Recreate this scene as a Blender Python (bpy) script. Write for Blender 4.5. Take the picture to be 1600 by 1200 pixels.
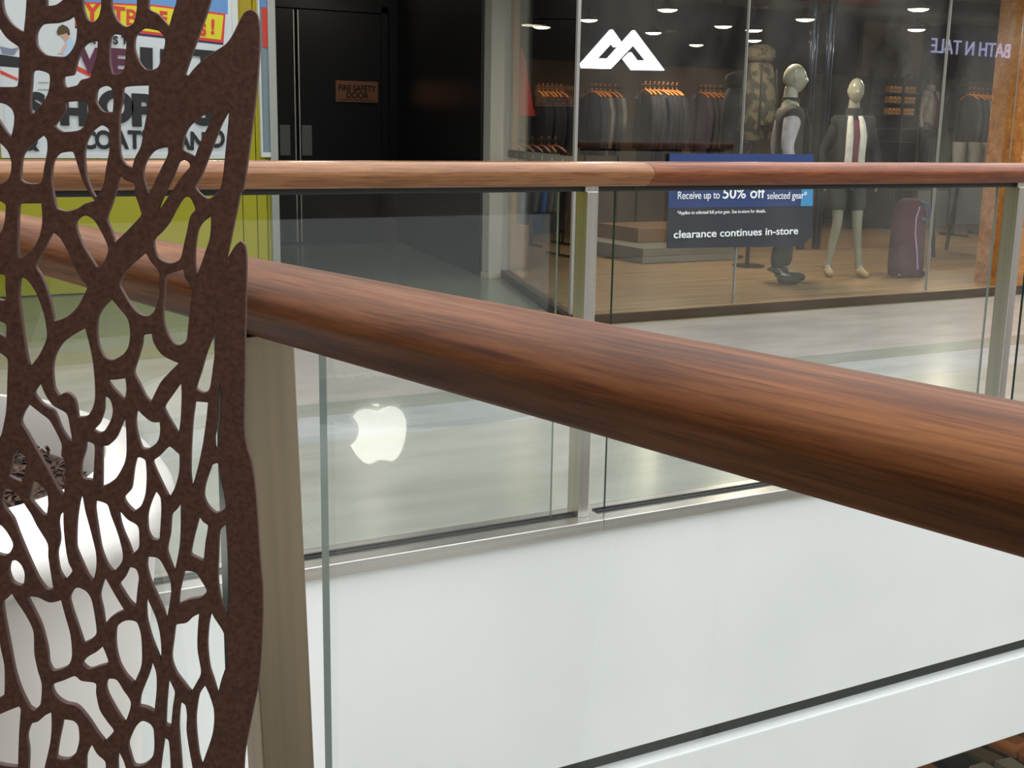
import bpy, bmesh, math, random
from mathutils import Vector, Matrix
random.seed(4)
for o in list(bpy.data.objects): bpy.data.objects.remove(o)
SC = bpy.context.scene
COL = SC.collection

# ------------------------------------------------ camera
F, PI_, RO, YAW, H = 1889.0, math.radians(11.86), math.radians(-1.0), math.radians(29.18), 1.36
fw = Vector((math.sin(YAW)*math.cos(PI_), math.cos(YAW)*math.cos(PI_), -math.sin(PI_)))
r0 = Vector((math.cos(YAW), -math.sin(YAW), 0)); d0 = fw.cross(r0)
rr = math.cos(RO)*r0+math.sin(RO)*d0; dd = -math.sin(RO)*r0+math.cos(RO)*d0
cam_d = bpy.data.cameras.new('camera'); cam = bpy.data.objects.new('camera', cam_d); COL.objects.link(cam)
M = Matrix((rr, -dd, -fw)).transposed().to_4x4(); M.translation = Vector((0, 0, H)); cam.matrix_world = M
cam_d.sensor_width = 36; cam_d.lens = F/1600*36; cam_d.clip_start = .02; cam_d.clip_end = 100
SC.camera = cam
def at(x, y, Y):            # point of the photo pixel on the vertical plane at depth Y
    v = (x-800)/F*rr+(y-600)/F*dd+fw
    return Vector((0, 0, H))+v*(Y/v.y)
def onz(x, y, z):           # the same on a horizontal plane
    v = (x-800)/F*rr+(y-600)/F*dd+fw
    return Vector((0, 0, H))+v*((z-H)/v.z)

# ------------------------------------------------ light
SC.view_settings.view_transform = 'Standard'; SC.view_settings.look = 'None'
SC.view_settings.gamma = 1; SC.view_settings.use_curve_mapping = False
SC.view_settings.exposure = 0.0
W = bpy.data.worlds.new('overcast_sky'); SC.world = W; W.use_nodes = True
W.node_tree.nodes['Background'].inputs[0].default_value = (.955, .98, 1.0, 1)
W.node_tree.nodes['Background'].inputs[1].default_value = 2.75
def area(name, loc, rot, sx, sy, power, col=(1, 1, 1)):
    l = bpy.data.lights.new(name, 'AREA'); l.shape = 'RECTANGLE'; l.size = sx; l.size_y = sy; l.energy = power; l.color = col
    o = bpy.data.objects.new(name, l); o.location = loc; o.rotation_euler = rot; COL.objects.link(o); return o
WARM = (1, .74, .48)

# ------------------------------------------------ materials
def mat(name, col, rough=.5, metal=0, spec=.5, emit=None, es=1):
    m = bpy.data.materials.new(name); m.use_nodes = True; b = m.node_tree.nodes['Principled BSDF']
    b.inputs['Base Color'].default_value = (*col, 1); b.inputs['Roughness'].default_value = rough
    b.inputs['Metallic'].default_value = metal; b.inputs['Specular IOR Level'].default_value = spec
    if emit: b.inputs['Emission Color'].default_value = (*emit, 1); b.inputs['Emission Strength'].default_value = es
    return m
def lin(r, g, b): return tuple(((c/255)/12.92 if c/255 <= .04045 else ((c/255+.055)/1.055)**2.4) for c in (r, g, b))
def nz(m, c1, c2, scale=(1, 1, 1), s=5, detail=4, bump=0, rough=None, lo=.35, hi=.65, bs=None, dist=.002):
    nt = m.node_tree; N = nt.nodes; L = nt.links; b = N['Principled BSDF']
    tc = N.new('ShaderNodeTexCoord'); mp = N.new('ShaderNodeMapping'); mp.inputs['Scale'].default_value = scale
    no = N.new('ShaderNodeTexNoise'); no.inputs['Scale'].default_value = s; no.inputs['Detail'].default_value = detail
    rp = N.new('ShaderNodeValToRGB'); rp.color_ramp.elements[0].position = lo; rp.color_ramp.elements[1].position = hi
    rp.color_ramp.elements[0].color = (*c1, 1); rp.color_ramp.elements[1].color = (*c2, 1)
    L.new(tc.outputs['Object'], mp.inputs[0]); L.new(mp.outputs[0], no.inputs['Vector']); L.new(no.outputs['Fac'], rp.inputs[0])
    L.new(rp.outputs[0], b.inputs['Base Color'])
    if bump:
        n2 = no
        if bs:
            n2 = N.new('ShaderNodeTexNoise'); n2.inputs['Scale'].default_value = bs; n2.inputs['Detail'].default_value = 3
            L.new(mp.outputs[0], n2.inputs['Vector'])
        bp = N.new('ShaderNodeBump'); bp.inputs['Strength'].default_value = bump; bp.inputs['Distance'].default_value = dist
        L.new(n2.outputs['Fac'], bp.inputs['Height']); L.new(bp.outputs[0], b.inputs['Normal'])
    return rp
def wood(name, dark, mid, light, rough=.35, axis=0, fine=1.0):
    m = mat(name, mid, rough); nt = m.node_tree; N = nt.nodes; L = nt.links; b = N['Principled BSDF']
    tc = N.new('ShaderNodeTexCoord'); mp = N.new('ShaderNodeMapping')
    sc = [26*fine]*3; sc[axis] = 1.6*fine; mp.inputs['Scale'].default_value = sc
    n1 = N.new('ShaderNodeTexNoise'); n1.inputs['Scale'].default_value = 1.3; n1.inputs['Detail'].default_value = 6; n1.inputs['Roughness'].default_value = .65
    mp2 = N.new('ShaderNodeMapping'); sc2 = [240*fine]*3; sc2[axis] = 9*fine; mp2.inputs['Scale'].default_value = sc2
    n2 = N.new('ShaderNodeTexNoise'); n2.inputs['Scale'].default_value = 1.0; n2.inputs['Detail'].default_value = 3
    rp = N.new('ShaderNodeValToRGB'); e = rp.color_ramp.elements; e[0].position = .3; e[0].color = (*dark, 1); e[1].position = .72; e[1].color = (*light, 1)
    k = e.new(.5); k.color = (*mid, 1)
    r2 = N.new('ShaderNodeValToRGB'); e = r2.color_ramp.elements; e[0].position = .32; e[0].color = (.55, .5, .47, 1); e[1].position = .52; e[1].color = (1, 1, 1, 1)
    mx = N.new('ShaderNodeMix'); mx.data_type = 'RGBA'; mx.blend_type = 'MULTIPLY'; mx.inputs[0].default_value = .8
    for a, c in ((mp, n1), (mp2, n2)): L.new(tc.outputs['Object'], a.inputs[0]); L.new(a.outputs[0], c.inputs['Vector'])
    L.new(n1.outputs['Fac'], rp.inputs[0]); L.new(n2.outputs['Fac'], r2.inputs[0])
    L.new(rp.outputs[0], mx.inputs[6]); L.new(r2.outputs[0], mx.inputs[7]); L.new(mx.outputs[2], b.inputs['Base Color'])
    bp = N.new('ShaderNodeBump'); bp.inputs['Strength'].default_value = .12; bp.inputs['Distance'].default_value = .0006
    L.new(n2.outputs['Fac'], bp.inputs['Height']); L.new(bp.outputs[0], b.inputs['Normal'])
    return m
def glassy(name, tint, base=.035, extra=.0, gloss=(1, 1, 1)):
    m = bpy.data.materials.new(name); m.use_nodes = True; nt = m.node_tree; N = nt.nodes; L = nt.links
    for n in list(N): N.remove(n)
    out = N.new('ShaderNodeOutputMaterial'); mix = N.new('ShaderNodeMixShader'); tr = N.new('ShaderNodeBsdfTransparent'); gl = N.new('ShaderNodeBsdfGlossy')
    tr.inputs[0].default_value = (*tint, 1); gl.inputs['Color'].default_value = (*gloss, 1); gl.inputs['Roughness'].default_value = 0
    lw = N.new('ShaderNodeLayerWeight'); lw.inputs['Blend'].default_value = .5
    pw = N.new('ShaderNodeMath'); pw.operation = 'POWER'; pw.inputs[1].default_value = 5
    ma = N.new('ShaderNodeMath'); ma.operation = 'MULTIPLY_ADD'; ma.inputs[1].default_value = .9; ma.inputs[2].default_value = base; ma.use_clamp = True
    L.new(lw.outputs['Facing'], pw.inputs[0]); L.new(pw.outputs[0], ma.inputs[0]); L.new(ma.outputs[0], mix.inputs[0])
    L.new(tr.outputs[0], mix.inputs[1]); L.new(gl.outputs[0], mix.inputs[2]); L.new(mix.outputs[0], out.inputs[0])
    return m
def brushed(name, col, rough=.3, scale=(1, 1, 60), s=20):
    m = mat(name, col, rough, 1); nz(m, tuple(c*.86 for c in col), col, scale, s, 3, bump=.05, dist=.0004); return m

# ------------------------------------------------ mesh helpers
class MB:
    def __init__(s): s.bm = bmesh.new(); s.mi = 0
    def _m(s, fs):
        for f in fs: f.material_index = s.mi
    def box(s, x0, x1, y0, y1, z0, z1, rot=None):
        vs = [s.bm.verts.new(Vector((x, y, z))) for x in (x0, x1) for y in (y0, y1) for z in (z0, z1)]
        if rot is not None:
            for v in vs: v.co = rot @ v.co
        idx = [(0, 1, 3, 2), (4, 6, 7, 5), (0, 4, 5, 1), (2, 3, 7, 6), (0, 2, 6, 4), (1, 5, 7, 3)]
        s._m([s.bm.faces.new([vs[i] for i in f]) for f in idx]); return s
    def loft(s, rings, cap=True, closed=True):
        R = [[s.bm.verts.new(Vector(p)) for p in r] for r in rings]; n = len(R[0]); fs = []
        for a, b in zip(R, R[1:]):
            for i in range(n if closed else n-1): fs.append(s.bm.faces.new((a[i], a[(i+1) % n], b[(i+1) % n], b[i])))
        if cap: fs.append(s.bm.faces.new(R[0][::-1])); fs.append(s.bm.faces.new(R[-1]))
        s._m(fs); return s
    def tube(s, pts, r, n=8, r2=None):
        pts = [Vector(p) for p in pts]; rings = []; up = Vector((.13, .27, .95)).normalized()
        for i, p in enumerate(pts):
            t = (pts[min(i+1, len(pts)-1)]-pts[max(i-1, 0)]).normalized()
            if abs(t.dot(up)) > .97: up = Vector((1, .1, 0)).normalized()
            a = t.cross(up).normalized(); b = t.cross(a); k = i/max(1, len(pts)-1); q = r if r2 is None else r+(r2-r)*k
            rings.append([p+q*(math.cos(j/n*6.28318)*a+math.sin(j/n*6.28318)*b) for j in range(n)])
        return s.loft(rings)
    def lathe(s, prof, n=32, c=(0, 0, 0), ex=1, ey=1, p=2, cap=True):
        rings = []
        for r, z in prof:
            ring = []
            for j in range(n):
                a = j/n*2*math.pi; ca, sa = math.cos(a), math.sin(a)
                k = (abs(ca)**p+abs(sa)**p)**(-1/p)
                ring.append((c[0]+r*ex*ca*k, c[1]+r*ey*sa*k, c[2]+z))
            rings.append(ring)
        return s.loft(rings, cap)
    def prism(s, poly, y0, y1):      # polygon in x,z extruded along y
        return s.loft([[(x, y0, z) for x, z in poly], [(x, y1, z) for x, z in poly]])
    def quad(s, *p):
        f = s.bm.faces.new([s.bm.verts.new(Vector(q)) for q in p]); s._m([f]); return s
    def build(s, name, mats, parent=None, smooth=None, bevel=0, loc=None):
        if bevel:
            bmesh.ops.bevel(s.bm, geom=list(s.bm.edges), offset=bevel, segments=2, affect='EDGES', profile=.5)
        bmesh.ops.recalc_face_normals(s.bm, faces=s.bm.faces)
        me = bpy.data.meshes.new(name); s.bm.to_mesh(me); s.bm.free()
        for m in (mats if isinstance(mats, (list, tuple)) else [mats]): me.materials.append(m)
        if smooth:
            me.polygons.foreach_set('use_smooth', [True]*len(me.polygons)); me.set_sharp_from_angle(angle=math.radians(smooth))
        o = bpy.data.objects.new(name, me); COL.objects.link(o)
        if parent: o.parent = parent
        if loc: o.location = loc
        return o
def tag(o, label=None, cat=None, group=None, kind=None):
    if label: o['label'] = label
    if cat: o['category'] = cat
    if group: o['group'] = group
    if kind: o['kind'] = kind
    return o
def empty(name, loc, rz=0):
    o = bpy.data.objects.new(name, None); COL.objects.link(o); o.location = loc; o.rotation_euler = (0, 0, rz); o.empty_display_size = .1; return o
def copy_tree(o, parent=None):
    c = o.copy(); COL.objects.link(c); c.parent = parent
    for ch in o.children: copy_tree(ch, c)
    return c
def box(name, b, m, parent=None, bevel=0):
    return MB().box(*b).build(name, m, parent, bevel=bevel)
def structure(o, label=None, cat='structure'):
    o['kind'] = 'structure'
    if label: o['label'] = label; o['category'] = cat
    return o
def text(name, s, size, m, parent, loc, rot=(math.pi/2, 0, 0), ex=.002, align='LEFT', sx=1.0, bold=0, shear=0):
    c = bpy.data.curves.new(name, 'FONT'); c.body = s; c.size = size; c.extrude = ex; c.align_x = align; c.offset = bold; c.shear = shear
    o = bpy.data.objects.new(name, c); COL.objects.link(o)
    me = bpy.data.meshes.new_from_object(o.evaluated_get(bpy.context.evaluated_depsgraph_get())); bpy.data.objects.remove(o); bpy.data.curves.remove(c)
    me.materials.clear(); me.materials.append(m)
    o = bpy.data.objects.new(name, me); COL.objects.link(o); o.parent = parent; o.location = loc; o.rotation_euler = rot; o.scale = (sx, 1, 1)
    return o
def skin(name, verts, edges, m, parent, root=0, lv=2):
    me = bpy.data.meshes.new(name); me.from_pydata([v[:3] for v in verts], edges, [])
    o = bpy.data.objects.new(name, me); COL.objects.link(o)
    sm = o.modifiers.new('s', 'SKIN'); sm.use_smooth_shade = True
    ss = o.modifiers.new('u', 'SUBSURF'); ss.levels = lv; ss.render_levels = lv
    sv = me.skin_vertices[0].data
    for i, v in enumerate(verts):
        sv[i].radius = (v[3], v[4] if len(v) > 4 else v[3]); sv[i].use_root = (i == root)
    dg = bpy.context.evaluated_depsgraph_get(); dg.update()
    nm = bpy.data.meshes.new_from_object(o.evaluated_get(dg)); bpy.data.objects.remove(o); bpy.data.meshes.remove(me)
    nm.materials.clear(); nm.materials.append(m); nm.name = name
    o = bpy.data.objects.new(name, nm); COL.objects.link(o); o.parent = parent
    return o
# ------------------------------------------------ shared materials
WHITE = mat('white_cladding', lin(238, 239, 238), .35); nz(WHITE, lin(233, 235, 234), lin(240, 241, 240), (1, 1, 1), 1.2, 2)
GAP = mat('dark_joint', (.012, .014, .013), .6)
STEEL = brushed('brushed_steel', (.56, .54, .50), .32, (1, 1, .02), 60)
STEELN = brushed('shaded_brushed_steel', (.26, .215, .155), .38, (1, 1, .02), 60)  # darker, browner copy of the steel; shade is put into its colour
STEELH = brushed('brushed_steel_channel', (.78, .76, .74), .3, (.02, 1, 1), 90)
RUBBER = mat('black_gasket', (.01, .012, .012), .5)
GLASS = glassy('balustrade_glass', (.958, .972, .968), .028)
GEDGE = mat('glass_edge_green', lin(22, 52, 46), .12)
SGLASS = glassy('shopfront_glass', (.93, .95, .94), .045)
WOODN = wood('red_brown_handrail_timber', lin(66, 37, 20), lin(112, 66, 36), lin(146, 94, 54), .5); WOODN.node_tree.nodes['Principled BSDF'].inputs['Specular IOR Level'].default_value = .12
WOODF = wood('reddish_handrail_timber', lin(96, 50, 28), lin(124, 68, 40), lin(148, 90, 54), .34); WOODF.node_tree.nodes['Principled BSDF'].inputs['Specular IOR Level'].default_value = .3
WOODL = wood('honey_handrail_timber', lin(112, 70, 40), lin(144, 96, 60), lin(168, 120, 80), .22)
GEDGEN = mat('lit_glass_edge', lin(128, 140, 134), .15, .3)  # pale copy of the green edge, caught light put into its colour
BLACK = mat('gloss_black_wall', lin(16, 16, 17), .3, 0, .4)
BLACKM = mat('black_door_paint', lin(30, 31, 34), .45)
GREYP = mat('pale_grey_column_paint', lin(168, 168, 160), .6)
LIME = mat('lime_panel', lin(164, 160, 6), .3)
LIMED = mat('lime_panel_ochre', lin(164, 146, 6), .3)

# ------------------------------------------------ floors
def floor_mat():
    m = mat('striped_stone_paving', (.4, .4, .38), .22); nt = m.node_tree; N = nt.nodes; L = nt.links; b = N['Principled BSDF']
    tc = N.new('ShaderNodeTexCoord'); sp = N.new('ShaderNodeSeparateXYZ'); L.new(tc.outputs['Object'], sp.inputs[0])
    # wobble free stripes parallel to the shopfront; the rearmost dark one is painted shadow
    mr = N.new('ShaderNodeMapRange'); mr.inputs[1].default_value = 3.0; mr.inputs[2].default_value = 10.5; L.new(sp.outputs['Y'], mr.inputs[0])
    rp = N.new('ShaderNodeValToRGB'); rp.color_ramp.interpolation = 'CONSTANT'; L.new(mr.outputs[0], rp.inputs[0])
    el = rp.color_ramp.elements
    stops = [(3.0, (158, 158, 148)), (4.90, (166, 168, 168)), (5.36, (142, 144, 134)), (5.62, (168, 162, 156)), (7.14, (140, 134, 106)), (7.55, (134, 138, 130)), (8.03, (110, 120, 108))]
    for i, (y, c) in enumerate(stops):
        p = (y-3)/7.5
        e = el[0] if i == 0 else (el[1] if i == 1 else el.new(p)); e.position = p; e.color = (*lin(*c), 1)
    mp = N.new('ShaderNodeMapping'); mp.inputs['Scale'].default_value = (.8, 2.2, 1); L.new(tc.outputs['Object'], mp.inputs[0])
    no = N.new('ShaderNodeTexNoise'); no.inputs['Scale'].default_value = 2.2; no.inputs['Detail'].default_value = 7; no.inputs['Roughness'].default_value = .62; L.new(mp.outputs[0], no.inputs['Vector'])
    r2 = N.new('ShaderNodeValToRGB'); r2.color_ramp.elements[0].position = .32; r2.color_ramp.elements[0].color = (.80, .81, .78, 1); r2.color_ramp.elements[1].position = .62; r2.color_ramp.elements[1].color = (1, 1, 1, 1)
    L.new(no.outputs['Fac'], r2.inputs[0])
    br = N.new('ShaderNodeTexBrick'); br.inputs['Color1'].default_value = (1, 1, 1, 1); br.inputs['Color2'].default_value = (.965, .965, .96, 1); br.inputs['Mortar'].default_value = (.9, .9, .88, 1)
    br.inputs['Scale'].default_value = 1; br.inputs['Mortar Size'].default_value = .002; br.inputs['Brick Width'].default_value = .9; br.inputs['Row Height'].default_value = .45; L.new(tc.outputs['Object'], br.inputs['Vector'])
    m1 = N.new('ShaderNodeMix'); m1.data_type = 'RGBA'; m1.blend_type = 'MULTIPLY'; m1.inputs[0].default_value = 1
    m2 = N.new('ShaderNodeMix'); m2.data_type = 'RGBA'; m2.blend_type = 'MULTIPLY'; m2.inputs[0].default_value = 1
    L.new(rp.outputs[0], m1.inputs[6]); L.new(r2.outputs[0], m1.inputs[7]); L.new(m1.outputs[2], m2.inputs[6]); L.new(br.outputs[0], m2.inputs[7]); L.new(m2.outputs[2], b.inputs['Base Color'])
    return m
PAVE = floor_mat()
structure(box('floor', (-7, 20, 3.62, 16, -.35, 0), PAVE))
U = Vector((math.cos(math.radians(10.9)), math.sin(math.radians(10.9)), 0)); B = Vector((-math.sin(math.radians(10.9)), math.cos(math.radians(10.9)), 0))
mb = MB(); e0 = U*.80+B*(-5.2); e1 = U*.80+B*3.3
pl = [(-7, 3.62), (-7, -5), (e0.x, -5), (e0.x, e0.y), (e1.x, e1.y), (e1.x, 3.62)]
mb.loft([[(x, y, -.35) for x, y in pl], [(x, y, 0) for x, y in pl]]); structure(mb.build('floor', PAVE))
DIM = mat('lower_level_paving', lin(150, 146, 138), .4); nz(DIM, lin(135, 132, 125), lin(165, 160, 150), s=3)
structure(box('floor', (-7, 20, -8, 14, -4.5, -4.3), DIM))

# slab edge: white cladding, shadow gap, lower cladding
structure(box('trim_1', (.2, 12, 3.475, 3.60, -.948, -.044), WHITE))
structure(box('trim_2', (.2, 12, 3.52, 3.60, -1.05, -.948), GAP))
structure(box('trim_3', (.2, 12, 3.455, 3.62, -1.43, -1.020), WHITE, bevel=.006))
structure(box('ceiling', (-7, 20, 3.62, 14, -1.40, -.9), mat('lower_soffit', lin(120, 118, 112), .7)))
# near side slab edge
mb = MB(); a, b_, c, d = U*.80+B*-5, U*.80+B*3.3, U*.84+B*3.3, U*.84+B*-5
mb.loft([[(p.x, p.y, -1.4) for p in (a, b_, c, d)], [(p.x, p.y, -.02) for p in (a, b_, c, d)]]); structure(mb.build('trim_4', WHITE))

# ------------------------------------------------ building shell
CEIL = mat('grey_ceiling', lin(150, 148, 142), .8)
structure(box('ceiling', (-7, 20, 6.2, 7.2, 3.3, 3.5), CEIL))
for lx in (.5, 2.6, 4.7, 6.8, 8.9):  # unseen downlights with area lights, added to brighten the far walkway
    dl = empty('ceiling_downlight', (lx, 6.7, 3.29)); tag(dl, 'added round downlight brightening the walkway, one of an unseen row above the windows', 'added light', 'added walkway downlights')
    MB().lathe([(.09, 0), (.12, 0), (.12, .009), (.001, .0095)], 24).build('trim_ring', GREYP, dl); MB().lathe([(.085, -.002), (.001, -.0025)], 24, cap=False).build('lens', mat('added_downlight_glow', (1, 1, 1), .5, emit=(1, .92, .8), es=4), dl)
    area('walkway_fill_light', (lx, 6.7, 3.27), (0, 0, 0), .2, .2, 12, (1, .86, .70))
for lx in (-1.5, .6, 2.6):  # added fill above the lime wall, no fixture modelled
    area('lime_wall_fill_light', (lx, 9.2, 3.27), (0, 0, 0), .5, .3, 20, (1, .95, .88))
structure(box('ceiling', (-7, 5.6, 7.2, 15, 3.3, 3.5), CEIL))
mb = MB(); q = [(-7, 3.6), (-7, -5), (e0.x-2.0, -5), (e0.x-2.0, e0.y), (e1.x-1.7, 3.6)]
mb.loft([[(x, y, 3.3) for x, y in q], [(x, y, 3.5) for x, y in q]]); structure(mb.build('ceiling', CEIL))
FAR = mat('opposite_shop_wall', lin(120, 112, 100), .6); nz(FAR, lin(70, 64, 58), lin(165, 158, 148), (1, 1, .6), .9, 3)
structure(box('wall_behind_camera', (-7, 34, -5.3, -5, -4.3, 4.7), FAR))
structure(box('trim_13', (-7, 7.2, -5.0, -4.97, -1.9, .42), WHITE))
structure(box('wall_right', (34, 34.3, -5, 3.5, -4.3, 3.5), FAR))
structure(box('wall_left', (-7.3, -7, -5, 16, -.3, 3.5), FAR))
structure(box('wall_lower', (-7, 20, 9.5, 9.7, -4.3, -1.4), mat('lower_shop_wall', lin(60, 52, 46), .6)))

# lime cladding wall: one wall with child panels, joints between
lw = structure(MB().box(-7, 3.33, 10.22, 10.5, 0, 3.3).build('wall_lime', GAP))
xs = [-3.6, -2.4, -1.2, 0.0, .82, 1.86, 3.03, 3.155, 3.245, 3.33]
for i in range(len(xs)-1):
    for (z0, z1) in ((.012, 1.98), (1.992, 3.3)):
        if i >= 6 or True:
            box('panel', (xs[i]+.004, xs[i+1]-.004, 10.17, 10.22, z0, z1), LIMED if i >= 6 and z0 > 1 else LIME, lw)
structure(MB().box(3.33, 3.345, 10.17, 15, 0, 3.3).build('wall_recess_left', BLACKM))
# clear edge trim at the corner of the lime wall
tr = structure(MB().box(3.27, 3.335, 10.12, 10.165, .0, 3.3).build('trim_5', mat('aluminium_trim', lin(170, 175, 172), .35, .6)))

# fire door recess
dw = structure(MB().box(3.3, 6.3, 13.72, 13.95, 0, 3.3).build('wall_back', BLACKM))
for k, (x0, x1, hx) in enumerate(((3.55, 4.715, 4.585), (4.755, 5.78, 4.847))):
    d_ = structure(MB().box(x0, x1, 13.66, 13.715, .02, 2.66).build('door_%d' % (k+1), BLACKM, bevel=.003))
    box('push_plate', (hx-.06, hx+.06, 13.652, 13.659, 1.03, 1.375), mat('dull_plate', lin(140, 142, 142), .4, .1), d_)
    sx = x1-.012 if k == 0 else x0
    box('edge_strip', (sx, sx+.014, 13.645, 13.659, .03, 2.65), mat('bright_strip', lin(226, 222, 212), .4), d_)
structure(MB().box(5.78, 5.86, 13.64, 13.72, 0, 2.74).box(3.5, 5.86, 13.64, 13.72, 2.67, 2.74).build('trim_6', BLACKM))
area('recess_fill_light', (5.2, 12.6, 3.26), (0, 0, 0), .3, .3, 9, (1, .9, .78))  # added fill to lift the dim door recess and its sign
s = empty('fire_door_sign', (5.47, 13.648, 1.77)); tag(s, 'copper coloured FIRE SAFETY DOOR plate on the black double door', 'sign')
box('plate', (-.265, .265, -.004, .008, -.12, .12), mat('copper_plate', lin(196, 140, 108), .38, .7), s)
INK = mat('black_ink', (.01, .01, .01), .5)
text('lettering', 'FIRE SAFETY', .098, INK, s, (0, -.005, .005), align='CENTER', sx=.88, bold=.002)
text('lettering', 'DOOR', .098, INK, s, (0, -.005, -.075), align='CENTER', sx=.95, bold=.002)
box('rule', (-.24, .24, -.006, -.0045, -.098, -.092), INK, s)

# glossy black side wall and grey column end
def slab(name, p, q, t, z0, z1, m, parent=None):
    p = Vector(p); q = Vector(q); n = Vector((q.y-p.y, p.x-q.x)).normalized()*t
    return MB().loft([[(*v, z0) for v in (p, q, q+n, p+n)], [(*v, z1) for v in (p, q, q+n, p+n)]]).build(name, m, parent)
structure(slab('wall_recess_right', (5.27, 10.12), (6.02, 13.72), .12, 0, 3.3, BLACK))
structure(box('wall_column', (5.30, 5.50, 9.98, 10.12, .03, 3.3), GREYP))
structure(box('baseboard_column', (5.29, 5.56, 9.95, 10.12, 0, .045), mat('column_plinth', lin(186, 178, 160), .5)))

# ------------------------------------------------ far balustrade
def rail_profile():
    pr = []
    for j in range(13):
        a = math.pi*j/12; c, s_ = math.cos(a), math.sin(a)
        pr.append((.060*math.copysign(abs(c)**.75, c), .043*abs(s_)**.95))
    pr += [(-.0575, -.006), (-.044, -.034), (-.036, -.040), (.036, -.040), (.044, -.034), (.0575, -.006)]
    return pr
NEARP = [(.0600, .0), (.0595, .012), (.055, .024), (.045, .033), (.030, .039), (.015, .0415), (0, .041), (-.015, .0385), (-.030, .034), (-.042, .0285), (-.051, .021), (-.057, .012), (-.0600, .002), (-.0590, -.004), (-.0575, -.007), (-.044, -.034), (-.036, -.040), (.036, -.040), (.044, -.034), (.0575, -.006)]
def rail(name, x0, x1, m, s0=0, s1=0, n=24, pr=None):
    mb = MB(); pr = pr or rail_profile()
    mb.loft([[((x0+(x1-x0)*k/n)+((s0 if k == 0 else 0)+(s1 if k == n else 0))*(y/.06), y, z) for y, z in pr] for k in range(n+1)])
    return mb.build(name, m, smooth=35)
YR, ZR = 3.545, 1.217
def place(o, loc, rz=0):
    o.location = loc; o.rotation_euler = (0, 0, rz); return o
JX = 2.452
h1 = place(rail('handrail', 0.0, JX-.001, WOODL, 0, -.05), (0, YR, ZR)); tag(h1, 'pale honey timber handrail length of the far balustrade, left of the slanted joint', 'handrail')
h2 = place(rail('handrail', JX+.001, 9.0, WOODF, -.05, 0), (0, YR, ZR)); tag(h2, 'redder timber handrail length of the far balustrade, right of the slanted joint', 'handrail')
def under(parent, x0, x1): return box('rail_channel', (x0, x1, -.016, .016, -.058, -.040), RUBBER, parent)
under(h1, .05, JX-.012); under(h2, JX-.010, 8.9)
PX = [.08, 2.262, 4.44, 6.62]
plabel = ['corner post of the far balustrade behind the white planter', 'brushed steel post of the far balustrade at the handrail joint', 'brushed steel post of the far balustrade near the right edge of the view', 'outermost right steel post of the far balustrade']
def post(name, label, loc, rz=0, hz=1.159, w=.045, d=.075, m=None):
    e = empty(name, loc, rz); tag(e, label, 'post', 'steel balustrade posts')
    box('upright', (-w/2, w/2, -d/2, d/2, 0, hz), m or STEEL, e, bevel=.002)
    if not m: box('rail_bracket', (-w/2-.004, w/2+.004, -.03, .03, hz, hz+.018), STEEL, e)
    return e
for x, l in zip(PX[1:], plabel[1:]): post('railing_post', l, (x, YR, .0005))
glab = ['clear glass panel of the far balustrade left of the middle steel post', 'clear glass panel of the far balustrade between its two visible posts', 'clear glass panel of the far balustrade beyond the right post']
def pane(name, x0, x1, z0, z1, t, m=None, em=None, em2=None):
    mb = MB(); mb.mi = 0
    mb.quad((x0, -t/2, z0), (x1, -t/2, z0), (x1, -t/2, z1), (x0, -t/2, z1)).quad((x1, t/2, z0), (x0, t/2, z0), (x0, t/2, z1), (x1, t/2, z1))
    mb.mi = 1
    for i_, (a, b) in enumerate((((x0, z0), (x0, z1)), ((x1, z0), (x1, z1)), ((x0, z0), (x1, z0)), ((x0, z1), (x1, z1)))):
        mb.mi = 2 if i_ == 1 else 1
        mb.quad((a[0], -t/2, a[1]), (b[0], -t/2, b[1]), (b[0], t/2, b[1]), (a[0], t/2, a[1]))
    bmesh.ops.remove_doubles(mb.bm, verts=mb.bm.verts, dist=1e-5)
    return mb.build(name, [m or GLASS, em or GEDGE, em2 or em or GEDGE])
for k in range(3):
    o = place(pane('glass_panel', PX[k]+.115, PX[k+1]-.115, .0005, 1.158, .012, None, None, GEDGEN), (0, YR, 0)); tag(o, glab[k], 'glass panel', 'far balustrade glass')
# sill channel in two lengths
for x0, x1, l in ((.1, 2.313, 'brushed steel base channel left of the butt joint under the far glass'), (2.315, 9.0, 'brushed steel base channel right of the butt joint under the far glass')):
    mb = MB(); mb.box(x0, x1, 3.45, 3.625, -.044, 0)
    o = mb.build('base_channel', STEELH, bevel=.003); tag(o, l, 'channel')
    box('gasket', (x0+.02, x1-.02, YR-.017, YR-.0065, 0, .007), RUBBER, o); box('gasket', (x0+.02, x1-.02, YR+.0065, YR+.017, 0, .007), RUBBER, o)

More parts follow.
